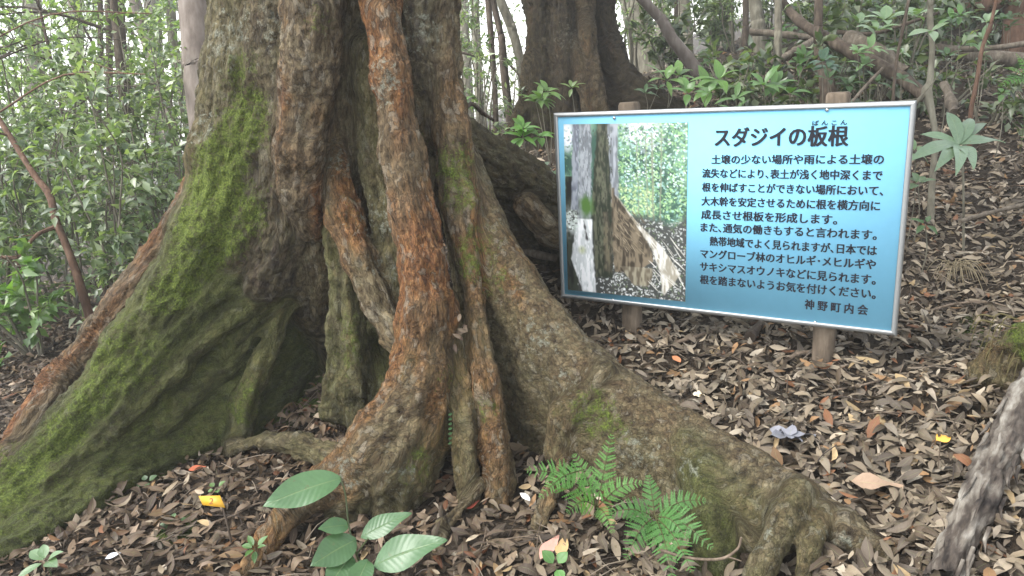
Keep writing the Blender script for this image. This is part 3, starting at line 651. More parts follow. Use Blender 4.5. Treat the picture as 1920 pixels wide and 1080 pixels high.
for px, py in ((1152, 221), (1551, 205), (1150, 562), (1528, 603)):
    u, v = uv(px, py); s_ = MB(); th = np.linspace(0, 2 * np.pi, 13)[:-1]
    rings = []
    for r, n_ in ((.0075, .0), (.0075, .003), (.005, .006), (.0015, .007)): rings.append([SP(u + r * math.cos(t), v + r * math.sin(t), n_) for t in th])
    V = np.concatenate(rings); s_.add(V, [(i * 12 + j, i * 12 + (j + 1) % 12, i * 12 + 12 + (j + 1) % 12, i * 12 + 12 + j) for i in range(3) for j in range(12)])
    s_.add(rings[-1] + [SP(u, v, .0072)], [(j, (j + 1) % 12, 12) for j in range(12)]); s_.build('screw', M_screw, sgn)
# posts: slightly rounded square timber behind the board
for (tpx, tpy), (bpx, bpy_) in (((1167, 198), (1165, 620)), ((1566, 179), (1537, 690))):
    u, _v = uv(tpx, tpy); c_ = SP(u, 0, -.075); zt = SP(u, uv(tpx, tpy)[1])[2] + .012; zb = gz(c_[0], c_[1]) - .1; pm = MB(); hw = .041; b = .012
    sec = []
    for sx, sy in ((1, 1), (-1, 1), (-1, -1), (1, -1)):
        for k_ in ((0, 1) if sx * sy > 0 else (1, 0)):
            sec.append((sx * (hw - (b if k_ else 0)), sy * (hw - (0 if k_ else b))))
    zs = [zb, zb + .2, (zb + zt) / 2, zt - .012, zt]; V = []
    for z in zs:
        f_ = .86 if z == zt else 1
        V += [np.array([c_[0], c_[1], z]) + SU * q[0] * f_ + SN * q[1] * f_ for q in sec]
    m = 8; pm.add(V, [(i * m + j, i * m + (j + 1) % m, i * m + m + (j + 1) % m, i * m + m + j) for i in range(4) for j in range(m)])
    pm.add(V[-m:], [tuple(range(4)), (0, 3, 4, 7), (4, 5, 6, 7)]); pm.build('post', M_post, sgn, False)
# lettering
def text_mesh(txt, off):
    cu = bpy.data.curves.new('t', 'FONT'); cu.body = txt; cu.size = 1; cu.offset = off; cu.fill_mode = 'BOTH'; cu.extrude = .008; cu.resolution_u = 3
    ob = bpy.data.objects.new('t', cu); COL.objects.link(ob); dg = bpy.context.evaluated_depsgraph_get()
    me = bpy.data.meshes.new_from_object(ob.evaluated_get(dg)); n = len(me.vertices); V = np.empty(n * 3, np.float32); me.vertices.foreach_get('co', V); V = V.reshape(-1, 3).astype(float)
    T = [tuple(p.vertices) for p in me.polygons]; bpy.data.objects.remove(ob); bpy.data.curves.remove(cu); bpy.data.meshes.remove(me)
    return V, T
ZS = 1080 / 440.
def line(mb, txt, x0, x1, y0, y1, hpx, bw):
    """text whose left and right ends are given in the zoomed photograph (region 1280,190)"""
    V, T = text_mesh(txt, 0.)
    if not len(V): return
    a = np.array(uv(1280 + x0 / ZS, 190 + y0 / ZS)); b = np.array(uv(1280 + x1 / ZS, 190 + y1 / ZS))
    u = b - a; wl = np.linalg.norm(u); u = u / wl; vv = np.array([-u[1], u[0]])      # vv points down the board
    mx = (x0 + x1) / 2; my = (y0 + y1) / 2
    hh = np.linalg.norm(np.array(uv(1280 + mx / ZS, 190 + (my + hpx / 2) / ZS)) - np.array(uv(1280 + mx / ZS, 190 + (my - hpx / 2) / ZS)))
    sx = wl / (V[:, 0].max() - V[:, 0].min()); yt, yb = np.quantile(V[:, 1], [.995, .005]); 
    sy = hh / .86; yc = .36
    q = a[None] + u[None] * ((V[:, 0] - V[:, 0].min()) * sx)[:, None] - vv[None] * ((V[:, 1] - yc) * sy)[:, None]
    X = O_ + q[:, :1] * SU + q[:, 1:] * SV + (.0012 + V[:, 2:] * .06) * SN
    for nn in (3, 4):
        f = [t for t in T if len(t) == nn]
        if f:
            for i_, (du, dv_) in enumerate(((0, 0), (bw, 0), (0, bw * .6), (bw, bw * .6), (bw * .5, bw * .3), (-bw * .3, 0)) if bw else ((0, 0),)): mb.add(X + SU * du * hh + SV * dv_ * hh + SN * .00015 * i_, f)
t_ = MB(); line(t_, 'スダジイの板根', 148, 760, 165, 156, 84, .055); t_.build('title_lettering', M_ink, sgn, False)
t_ = MB(); line(t_, 'ば ん こ ん', 597, 757, 97, 93, 23, .03); t_.build('reading_lettering', M_ink, sgn, False)
t_ = MB()
for a in (('土壌の少ない場所や雨による土壌の', 133, 925, 266, 263), ('流失などにより､表土が浅く地中深くまで', 90, 918, 329, 337), ('根を伸ばすことができない場所において、', 90, 922, 393, 408),
          ('大木幹を安定させるために根を横方向に', 87, 907, 457, 478), ('成長させ根板を形成します。', 86, 710, 518, 542), ('また､通気の働きもすると言われます。', 83, 892, 577, 612),
          ('熱帯地域でよく見られますが､日本では', 125, 892, 641, 684), ('マングローブ林のオヒルギ･メヒルギや', 82, 887, 698, 748), ('サキシマスオウノキなどに見られます。', 80, 887, 757, 818),
          ('根を踏まないようお気を付けください。', 80, 887, 817, 884)): line(t_, *a, 41, .05)
t_.build('body_lettering', M_ink, sgn, False)
t_ = MB(); line(t_, '神 野 町 内 会', 562, 850, 930, 958, 42, .05); t_.build('signature_lettering', M_ink, sgn, False)
# the printed photograph: a flat print whose picture is painted per vertex
def print_photo():
    nu, nv = 200, 290
    cr = [uv(*q) for q in ((1057, 233), (1290.5, 228.5), (1285, 565), (1065, 543))]
    s, t = np.meshgrid(np.linspace(0, 1, nu), np.linspace(0, 1, nv), indexing='ij')
    c = [np.array(q) for q in cr]
    q = ((1 - s) * (1 - t))[..., None] * c[0] + (s * (1 - t))[..., None] * c[1] + (s * t)[..., None] * c[2] + ((1 - s) * t)[..., None] * c[3]
    X = O_ + q[..., :1] * SU + q[..., 1:] * SV + SN * .0016
    p = np.stack([s * 1.0, t * 1.45, s * 0], -1)
    nz = lambda f, sd, ax=(1, 1, 1): vnoise(p * f * np.array(ax), sd)
    def mixc(a, b, w): return a * (1 - w[..., None]) + np.array(b) * w[..., None]
    f1 = nz(16, 1) * .5 + nz(34, 2) * .35 + nz(70, 3) * .25
    pr = np.random.default_rng(4)
    def dabs(n, s0, s1, t0, t1, cols, ln, wd_, ang=(0, 3.14), dens=None):
        nonlocal C
        for _ in range(n):
            cs, ct = pr.uniform(s0, s1), pr.uniform(t0, t1)
            i, j = int(cs * (nu - 1)), int(ct * (nv - 1)); R3 = int(ln * nu) + 2
            a_, b_ = slice(max(i - R3, 0), i + R3 + 1), slice(max(j - R3, 0), j + R3 + 1); th = pr.uniform(*ang); l_ = ln * pr.uniform(.5, 1)
            x, y = s[a_, b_] - cs, (t[a_, b_] - ct) * 1.45; u_, v_ = x * math.cos(th) + y * math.sin(th), -x * math.sin(th) + y * math.cos(th)
            m = sstep(1.15, .75, np.sqrt((u_ / l_) ** 2 + (v_ / (wd_ * pr.uniform(.6, 1))) ** 2)) * pr.uniform(.5, 1)
            C[a_, b_] = C[a_, b_] * (1 - m[..., None]) + np.array(cols[pr.integers(len(cols))]) * m[..., None]
    C = np.zeros(s.shape + (3,)) + np.array((.035, .10, .07))
    C = mixc(C, (.16, .33, .22), sstep(-.3, .5, nz(6, 9)))
    sky_ = np.exp(-(((s - .66) / .15) ** 2 + ((t - .05) / .09) ** 2)) + np.exp(-(((s - .03) / .06) ** 2 + ((t - .06) / .09) ** 2)); C = mixc(C, (.74, .77, .90), np.clip(sky_ * 1.5 + .3 * f1 - .2, 0, 1))
    dabs(900, .35, 1, .02, .56, [(.02, .07, .05), (.05, .14, .08), (.09, .22, .12)], .022, .010)
    dabs(1500, .35, 1, 0, .54, [(.16, .36, .14), (.26, .50, .18), (.40, .62, .28), (.10, .26, .16), (.30, .55, .50)], .016, .008)
    dabs(260, .5, 1, 0, .35, [(.72, .82, .80), (.55, .75, .62), (.60, .72, .85)], .011, .006)
    dabs(200, .4, .75, .34, .52, [(.55, .66, .32), (.42, .56, .22), (.2, .34, .12)], .016, .008)
    dabs(220, 0, .2, .02, .5, [(.10, .26, .12), (.04, .10, .07), (.3, .45, .3)], .014, .008)
    for cx, wd_ in ((.80, .005), (.735, .007), (.69, .004), (.62, .003)):
        C = mixc(C, (.22, .24, .15), sstep(wd_ * 1.6, wd_ * .6, np.abs(s - cx - .05 * (t - .3) * (1 if cx < .78 else -.3) - .006 * nz(8, 41))) * (t < .56) * (t > .05) * .75)
    fl = sstep(.50, .58, t + .04 * nz(9, 4)); C = mixc(C, (.05, .055, .05), fl)
    dabs(1100, .4, 1, .54, 1, [(.30, .32, .30), (.48, .50, .48), (.12, .12, .10), (.06, .07, .06), (.62, .64, .62), (.13, .19, .08)], .014, .006)
    dabs(160, .25, .75, .86, 1, [(.75, .78, .78), (.5, .52, .5), (.1, .1, .08)], .014, .006)
    bk = nz(14, 12, (3, .5, 1)) * .5 + nz(40, 13, (2, .6, 1)) * .5
    def poly(left, right, col, col2, t0, t1, soft=.008):
        nonlocal C
        L_ = np.interp(t, [a for a, b in left], [b for a, b in left]) + .006 * nz(30, 31); R2 = np.interp(t, [a for a, b in right], [b for a, b in right]) + .006 * nz(30, 32)
        m = sstep(-soft, soft, s - L_) * sstep(-soft, soft, R2 - s) * sstep(t0 - .005, t0 + .005, t) * sstep(t1 + .01, t1 - .01, t)
        cc = mixc(np.zeros(s.shape + (3,)) + np.array(col), col2, sstep(-.35, .4, bk)); C = C * (1 - m[..., None]) + cc * m[..., None]
    poly([(0, .01), (.4, .0), (1, 0)], [(0, .05), (.5, .13), (1, .10)], (.012, .014, .012), (.04, .05, .03), .3, 1)
    poly([(0, .08), (.5, .05)], [(0, .14), (.5, .11)], (.14, .16, .20), (.30, .33, .38), 0, .5)
    poly([(0, .14), (.55, .11)], [(0, .24), (.55, .22)], (.16, .18, .20), (.34, .37, .40), 0, .55)
    poly([(0, .36), (.5, .36)], [(0, .46), (.5, .46)], (.15, .17, .19), (.35, .38, .42), 0, .45)
    poly([(0, .29), (.3, .25), (.5, .23), (.9, .26)], [(0, .37), (.35, .40), (.7, .41), (.9, .40)], (.02, .028, .016), (.11, .115, .07), 0, .9)
    poly([(.4, .40), (.6, .40), (.85, .42)], [(.4, .43), (.5, .55), (.62, .66), (.74, .745), (.78, .74), (.85, .6)], (.05, .038, .024), (.20, .155, .095), .36, .86)
    poly([(.5, .33), (.85, .33)], [(.5, .37), (.65, .41), (.85, .40)], (.05, .045, .03), (.14, .12, .07), .5, .86)
    poly([(.4, .43), (.55, .585), (.7, .73), (.84, .80), (.97, .82)], [(.4, .44), (.55, .605), (.68, .80), (.84, .96), (.97, .84)], (.30, .27, .20), (.62, .60, .54), .40, .97)
    poly([(.8, .45), (.9, .55), (1, .62)], [(.8, .73), (.87, .74), (.95, .70), (1, .7)], (.12, .095, .06), (.30, .27, .18), .82, .93)
    poly([(.55, .10), (.8, .04), (1, .14)], [(.55, .235), (.75, .235), (1, .26)], (.55, .58, .58), (.86, .88, .88), .55, 1)
    poly([(.55, .15), (.7, .18), (.8, .18)], [(.55, .16), (.68, .2), (.8, .185)], (.05, .05, .05), (.1, .1, .1), .56, .68)
    mo = np.exp(-(((s - .18) / .06) ** 2 + ((t - .47) / .07) ** 2)); C = mixc(C, (.07, .17, .02), np.clip(mo * 1.7 - .3 + .4 * f1, 0, 1)); 
    mo = np.exp(-(((s - .14) / .04) ** 2 + ((t - .74) / .03) ** 2)); C = mixc(C, (.42, .48, .10), np.clip(mo * 1.2 - .3, 0, 1) * .7)
    hy = np.exp(-(((s - .05) / .06) ** 2 + ((t - .57) / .06) ** 2)); C = mixc(C, (.62, .68, .64), np.clip(hy * (1.0 + 1.6 * nz(45, 17)), 0, 1) * .9)
    dabs(260, .25, .41, .02, .82, [(.03, .035, .02), (.10, .10, .065), (.05, .07, .03), (.02, .02, .015)], .020, .004, (1.4, 1.75))
    dabs(150, .10, .24, .0, .42, [(.40, .43, .47), (.22, .24, .27), (.12, .13, .14)], .022, .004, (1.4, 1.75))
    dabs(120, .44, .66, .5, .74, [(.22, .17, .10), (.08, .06, .038), (.30, .24, .15), (.12, .09, .055)], .04, .005, (.75, 1.0))
    dabs(60, .06, .22, .62, .96, [(.9, .92, .92), (.6, .63, .62), (.3, .33, .3)], .02, .004, (1.4, 1.75))
    dabs(90, .01, .10, .5, .62, [(.78, .84, .80), (.5, .6, .52), (.08, .1, .07)], .012, .007)
    dabs(26, .72, .98, .66, .95, [(.66, .64, .58), (.5, .48, .42)], .09, .005, (.7, 1.1))
    C = np.clip((C * .82 + C.mean(-1, keepdims=True) * .18) * 1.08 + .004, 0, .9)
    idx = np.arange(nu * nv).reshape(nu, nv); Fq = np.stack([idx[:-1, :-1], idx[:-1, 1:], idx[1:, 1:], idx[1:, :-1]], -1).reshape(-1, 4)
    m = MB(); m.add(X.reshape(-1, 3), Fq, col=C.reshape(-1, 3)); m.build('photo_print', mat_col('print_gloss', .35, .4), sgn)
print_photo()
# ------------------------------------------------------------------ small things on the forest floor
def twig(pxs, r, label, name='fallen_twig', mat='twig', lift=.012, group='twigs on the leaf litter', side=True):
    P = [GP(x, y, lift + r) for x, y in pxs]; P = catmull(P, 6); P[:, 2] += .004 * vnoise(P * 20, 3)
    mb = MB().tube(P, np.linspace(r, r * .55, len(P)), 7, wob=.25, seed=2)
    if side and len(P) > 8:
        for q in (.35, .7):
            i = int(q * len(P)); d = nrm(P[i] - P[i - 2]); s_ = np.cross(d, [0, 0, 1.]) * random.choice((-1, 1))
            mb.tube([P[i], P[i] + (d + s_ * .8) * .04 + [0, 0, .01], P[i] + (d + s_) * .075 + [0, 0, .012]], [r * .5, r * .4, r * .2], 5)
    return tag(mb.build(name, MT[mat], org=P[0]), label, 'twig' if r < .02 else 'branch', group)
twig([(372, 998), (440, 975), (500, 948), (640, 952)], .006, 'thin bent twig lying beside the yellow tag')
twig([(262, 1066), (400, 1020), (470, 1000), (545, 952)], .005, 'long thin twig below the yellow tag, nearest the bottom edge')
twig([(850, 1068), (930, 1025), (1045, 1003)], .005, 'straight pale twig between the broad leaved plant and the fern')
twig([(1140, 660), (1250, 655), (1335, 632)], .014, 'dark stick lying below the left part of the sign', side=False)
twig([(1462, 692), (1500, 672), (1530, 668)], .012, 'short dark stick at the foot of the right sign post', side=False)
twig([(1405, 650), (1428, 622), (1450, 600)], .024, 'thick blackened branch stub under the middle of the sign', 'dead_branch', 'dbark', .02, None, False)
twig([(1735, 592), (1800, 575), (1850, 573), (1885, 582)], .007, 'thin dark twig running to the mossy stump at the right edge')
twig([(1560, 742), (1640, 722), (1730, 700)], .005, 'fine twig on the litter right of the right sign post')
twig([(1690, 1010), (1720, 985), (1760, 965)], .006, 'twig beside the tip of the right buttress root')
twig([(1690, 870), (1760, 850), (1830, 800)], .005, 'fine pale twig on the litter near the rotten log')
# curved dead twig hanging in front of the fern
P = catmull([W(1240, 1032, 2.12), W(1290, 1046, 2.1), (W(1350, 1048, 2.08)), W(1382, 1030, 2.07), W(1390, 1008, 2.06)], 6)
mb = MB().tube(P, np.linspace(.005, .003, len(P)), 6, wob=.2); mb.tube([P[14], W(1390, 1052, 2.06)], [.003, .002], 5); mb.tube([P[0], GP(1215, 1050)], .004, 5)
tag(mb.build('dead_twig', MT['twig'], org=P[0]), 'curved reddish dead twig crossing in front of the lower fern', 'twig')

def floor_leaf(px, py, L, wd, ang, col, label, name='fallen_leaf', lift=.03, curl=.1, fold=.2, wav=.04):
    p = GP(px, py, lift); d = np.array([math.cos(ang), math.sin(ang), .08]); tip = p + nrm(d) * L / 2; b = p - nrm(d) * L / 2
    mb = MB(); put_leaf(mb, b, tip, wd, col, (0, -.35, 1), curl, fold, 8, wav, .4)
    return tag(mb.build(name, MT['litter'], org=p), label, 'leaf')
floor_leaf(1768, 838, .055, .045, .2, (.62, .33, .06), 'single yellow leaf lying on the grey litter at the right')
floor_leaf(1032, 1040, .13, .05, 1.0, (.44, .24, .19), 'large pinkish leaf lying at the bottom beside the fern')
floor_leaf(1055, 1040, .11, .045, 1.3, (.36, .25, .12), 'tan leaf partly under the large pinkish leaf')
floor_leaf(218, 1055, .06, .026, .5, (.62, .64, .70), 'pale silvery leaf in the bottom left litter')
floor_leaf(372, 890, .075, .035, .1, (.36, .10, .05), 'rust red leaf on the litter above the yellow tag')
floor_leaf(885, 960, .07, .04, .6, (.36, .08, .05), 'dark red leaf at the foot of the middle root')
floor_leaf(1268, 685, .07, .03, 1.9, (.42, .17, .08), 'upright orange leaf on the litter below the sign')
floor_leaf(985, 945, .06, .022, 2.2, (.60, .57, .54), 'whitish narrow leaf right of the orange root')
floor_leaf(1640, 935, .15, .07, -.5, (.34, .235, .16), 'big crumpled tan leaf at the tip of the right buttress', wav=.12, lift=.05)
floor_leaf(738, 762, .09, .04, .2, (.46, .40, .34), 'pale leaf in the small hollow between the roots')
def lobes(px, py, n, L, wd, col, label, name, cat, lift=.04):
    p = GP(px, py, lift); mb = MB()
    for i in range(n):
        a = i * 6.283 / n + random.uniform(-.3, .3); d = np.array([math.cos(a), math.sin(a), random.uniform(-.1, .5)])
        put_leaf(mb, p, p + nrm(d) * L * random.uniform(.7, 1.1), wd, col, (0, 0, 1), .2, .3, 6, .1, .5)
    return tag(mb.build(name, MT['litter'], org=p), label, cat)
lobes(1478, 838, 6, .085, .05, (.21, .21, .235), 'grey crumpled lobed leaf on the litter above the right buttress', 'crumpled_leaf', 'leaf')
lobes(1312, 750, 5, .03, .026, (.85, .74, .55), 'small cream bracket fungus beside the right buttress root', 'fungus', 'fungus', .02)
# dead leaves caught in the cleft of the trunk
mb = MB()
for i in range(9):
    p = W(862 + random.uniform(-22, 22), 628 + random.uniform(-26, 22), 2.8); put_leaf(mb, p, p + rdir(1)[0] * .04, .016, random.choice([(.13, .095, .065), (.18, .13, .09), (.08, .05, .035)]), (0, -1, .4), .4, .5, 5)
tag(mb.build('leaf_clump', MT['litter'], org=W(862, 628, 2.8)), 'clump of curled dead leaves caught in the trunk cleft', 'leaves')

# yellow marker tag on a wire
tb = GP(437, 1035); tt = W(417, 950, 2.62)
tg = thing('marker_tag', 'small yellow plastic tag with a hand written digit on a thin dark stake', 'tag', tb)
MB().tube(catmull([tb - [0, 0, .05], W(428, 990, 2.6), tt], 4), .004, 6).build('stake', MT['dbark'], tg)
c4 = [np.array(W(*q)) for q in ((372, 930, 2.66), (412, 929, 2.63), (422, 952, 2.61), (380, 947, 2.64))]
n_ = nrm(np.cross(c4[1] - c4[0], c4[3] - c4[0])); n_ = n_ if n_ @ (CAM - c4[0]) > 0 else -n_
mb = MB(); V = []
for k_ in (0, -.002): V += [c + n_ * k_ for c in c4]
mb.add(V, [(0, 1, 2, 3), (4, 7, 6, 5), (0, 4, 5, 1), (1, 5, 6, 2), (2, 6, 7, 3), (3, 7, 4, 0)]); mb.build('flag', mat_plain('tag_yellow', (.50, .27, .018), .45, .4, 0, .12), tg, False)
V, T = text_mesh('2', .0); V = V - (V.max(0) + V.min(0)) / 2; ux = nrm(c4[1] - c4[0]); uy = np.cross(n_, ux); cc = sum(c4) / 4 + n_ * .0012
mb = MB(); X = cc + V[:, :1] * ux * .042 + V[:, 1:2] * uy * .03 + n_ * V[:, 2:] * .03
for nn in (3, 4):
    f = [t for t in T if len(t) == nn]
    if f: mb.add(X, f)
mb.build('digit', mat_plain('tag_ink', (.22, .07, .01), .6), tg, False)

# rotten log at the lower right and the mossy stump behind it
P = np.array([GP(1935, 760, .10), GP(1890, 850, .085), GP(1850, 935, .075), GP(1805, 1030, .07), GP(1765, 1125, .05)]); P = catmull(P, 8)
P = catmull(P[::4], 16); nth = 40; V = []
for i in range(len(P)):
    t = nrm(P[min(i + 1, len(P) - 1)] - P[max(i - 1, 0)]); s_ = nrm(np.cross(t, [0, 0, 1.])); u_ = np.cross(s_, t)
    for j in range(nth):
        a = j * 6.2832 / nth; o_ = np.array([math.cos(a) * 2.2, math.sin(a) * 2.2, i * .05]); o2 = np.array([math.cos(a) * 6, math.sin(a) * 6, i * .16])
        r = .044 + .013 * vnoise(o_, 61) + .010 * vnoise(o2, 62) + .006 * vnoise(o2 * 2.3, 63); r -= .018 * max(0, vnoise(o_ * 1.7, 64) - .25)
        V.append(P[i] + s_ * r * math.cos(a) + u_ * r * math.sin(a))
mb = MB(); mb.add(np.array(V), [(i * nth + j, i * nth + (j + 1) % nth, (i + 1) * nth + (j + 1) % nth, (i + 1) * nth + j) for i in range(len(P) - 1) for j in range(nth)])
LAX = nrm(P[-1] - P[0]); MT['rot'] = mat_bark('rotten_wood', [(.36, (.018, .014, .012)), (.46, (.07, .056, .045)), (.54, (.16, .14, .115)), (.66, (.33, .31, .27))], 26, axis=LAX, st=.25, bs=.6)
for i in range(26):                            # splinters
    k_ = random.randint(1, len(P) - 2); a = random.uniform(0, 6.28); t = nrm(P[k_ + 1] - P[k_ - 1]); s_ = np.cross(t, [0, 0, 1.]); u_ = np.cross(s_, t)
    q = P[k_] + (s_ * math.cos(a) + u_ * abs(math.sin(a))) * .058; mb.tube([q - t * .04, q + t * .01 + u_ * .004, q + t * .05 + (s_ * math.cos(a)) * .012], [.006, .006, .001], 5)
tag(mb.build('rotten_log', MT['rot'], org=P[10]), 'pale rotten log lying at the bottom right corner', 'log')
def lump(name, label, cat, px, py, rx, rz, seed, moss=.8, mat='bark', nth=90, org=None):
    c = GP(px, py); th = np.linspace(0, 2 * np.pi, nth + 1)[:-1]; V = []; nr = 44
    for i in range(nr):
        f = i / (nr - 1); ph = f * math.pi / 2
        for t in th:
            r = rx * (1.15 - .75 * f ** 1.5) if i < nr - 1 else .02
            V.append(c + np.array([r * math.cos(t), r * math.sin(t), rz * math.sin(ph) - .04]))
    V = np.array(V); dr = V - c; dr[:, 2] *= .3; dr = nrm(dr)
    V = V + dr * (.10 * vnoise(V * 8, seed) + .045 * vnoise(V * 22, seed + 1) + .022 * vnoise(V * 50, seed + 2))[:, None] * min(1, rx * 4)
    Fq = [(i * nth + j, i * nth + (j + 1) % nth, (i + 1) * nth + (j + 1) % nth, (i + 1) * nth + j) for i in range(nr - 1) for j in range(nth)]
    n = len(V); mb = MB(); z0 = np.zeros(n); mm = moss * sstep(-.2, .3, vnoise(V * 6, seed + 3) + (V[:, 2] - c[2]) / rz * .8 - .2)
    mb.add(V, Fq, orange=z0 + .5, algae=z0 + .2, craggy=z0 + .2, lichen=z0, moss=mm, flow=np.tile([0, 0, -1.], (n, 1)), patch=vnoise(V * 8, 3), flake=z0, qa=V * [1, 1, .3], qb=V * [1, 1, .6])
    return tag(mb.build(name, MT[mat], org=c), label, cat)
st_ = lump('mossy_stump', 'crumbling mossy stump with hanging fibres at the right edge', 'stump', 2000, 715, .24, .28, 41, 1.0)
st_['_o'] = [float(q) for q in st_.location]; c0 = np.array(st_.location); mb = MB()
for i in range(30):
    a = random.uniform(2.4, 5.0); r_ = random.uniform(.17, .25); q = c0 + np.array([math.cos(a) * r_, math.sin(a) * r_, random.uniform(.12, .24)]); e = q + np.array([math.cos(a) * .07, math.sin(a) * .07, -random.uniform(.06, .2)])
    mb.tube(catmull([q, q + np.array([math.cos(a) * .05, math.sin(a) * .05, .0]), e], 4), [.003, .003, .003, .0025, .002, .002, .0015, .001, .001], 5, caps=False, wob=.3)
mb.build('fibre', mat_plain('stump_fibre', (.10, .085, .04), .9, .1, 0, .5, 40), st_)
mb = MB(); c0 = GP(1790, 520)
for i in range(55):
    a = random.uniform(0, 6.28); r_ = random.uniform(0, .05); q = c0 + np.array([math.cos(a) * r_, math.sin(a) * r_, random.uniform(.03, .08)]); d = np.array([math.cos(a), math.sin(a) - .5, 0]); l_ = random.uniform(.04, .12); d = d + rdir(1)[0] * .7; d[2] = 0
    P = catmull([q, q + d * l_ * .4 + [0, 0, .01], q + d * l_ * .8 + [0, 0, -l_ * .8]], 4); mb.tube(P, [.002] * 5 + [.0015] * 3 + [.0008], 4, caps=False)
tag(mb.build('straw_tuft', mat_plain('dry_straw', (.22, .18, .115), .8, .2), org=c0), 'tuft of dry straw hanging over the litter right of the sign', 'straw')

# ------------------------------------------------------------------ plants near the camera
def plant(name, label, cat, base, stems, leaves, col, up=(0, -.3, 1), smat='gbark', rs=.004, group=None, lm='leaf', **kw):
    """stems: list of point lists; leaves: list of (base, tip, width)"""
    t = thing(name, label, cat, base, group)
    mb = MB()
    for s_ in stems: c = catmull(s_, 5) if len(s_) > 2 else np.array(s_); mb.tube(c, np.linspace(rs, rs * .6, len(c)), 6)
    if stems: mb.build('stem', MT[smat], t)
    for b, tp, wd_ in leaves:
        m = MB(); put_leaf(m, b, tp, wd_, col, up, **kw); m.build('leaf', MT[lm], t)
    return t
MT['gstem'] = mat_plain('green_stem', (.06, .075, .03), .6)
g1 = (.08, .155, .068)
b0 = GP(690, 1085)
plant('broad_leaved_plant', 'broad leaved green seedling with large serrated leaves at the bottom', 'plant', b0,
      [[b0, W(668, 1040, 2.2), W(654, 985, 2.2), W(648, 930, 2.2), W(638, 893, 2.2)], [W(668, 1040, 2.2), W(690, 1010, 2.16)], [b0, W(700, 1060, 2.12)]],
      [(W(640, 897, 2.2), W(492, 950, 2.12), .105), (W(654, 985, 2.2), W(596, 992, 2.13), .055), (W(676, 1008, 2.18), W(772, 962, 2.2), .07), (W(668, 1012, 2.18), W(582, 1062, 2.08), .10),
       (W(700, 1060, 2.12), W(838, 1012, 2.1), .105), (W(660, 1040, 2.16), W(610, 1110, 2.05), .08), (W(690, 1050, 2.12), W(660, 1120, 2.0), .07)],
      g1, up=(0, -.75, 1), smat='gstem', droop=.22, fold=.18, nseg=12, wav=.06, twist=.25)
def whorl(c, n, L, wd_, a0=0., rise=.25, ax=(0, 0, 1), spread=1.):
    c = np.asarray(c, float); out = []; ax = nrm(np.array(ax, float)); x = nrm(np.cross(ax, [.3, 1, .1])); y = np.cross(ax, x)
    for i in range(n):
        a = a0 + i * 6.283 / n * spread + random.uniform(-.45, .45); d = nrm(x * math.cos(a) + y * math.sin(a) + ax * (rise + random.uniform(-.55, .45)))
        out.append((c + d * .012, c + d * L * random.uniform(.6, 1.12), wd_ * random.uniform(.7, 1.15)))
    return out
def seedling(px, py, d, n, L, wd_, label, col=(.085, .17, .05), name='seedling', group='small seedlings in the litter', h=None, ax=(0, -.4, 1)):
    c = W(px, py, d); b = np.array([c[0], c[1], gz(c[0], c[1]) - .01]) if h is None else np.array([c[0], c[1], c[2] - h])
    return plant(name, label, 'plant', b, [[b, (b + c) / 2 + [.008, 0, 0], c]], whorl(c, n, L, wd_, random.random() * 6, .3, ax), col, smat='gstem', rs=.0025, group=group, droop=.25, nseg=6)
seedling(478, 1028, 2.5, 6, .06, .022, 'small seedling of narrow leaves right of the yellow tag')
seedling(85, 1052, 2.4, 5, .085, .04, 'pale seedling in the bottom left corner', (.12, .2, .09))
seedling(322, 985, 2.75, 4, .07, .045, 'dark green seedling left of the yellow tag', (.05, .12, .025))
seedling(615, 742, 3.3, 5, .035, .018, 'tiny bright seedling in the hollow of the tree', (.12, .25, .05))
seedling(1042, 1062, 2.2, 3, .07, .035, 'three leaved seedling beside the large pinkish leaf', (.10, .22, .06))
seedling(405, 915, 2.9, 4, .04, .02, 'tiny seedling on the litter just above the yellow tag', (.10, .18, .05))
seedling(275, 905, 3.05, 4, .055, .028, 'small dusty seedling near the foot of the left buttress', (.09, .15, .07))
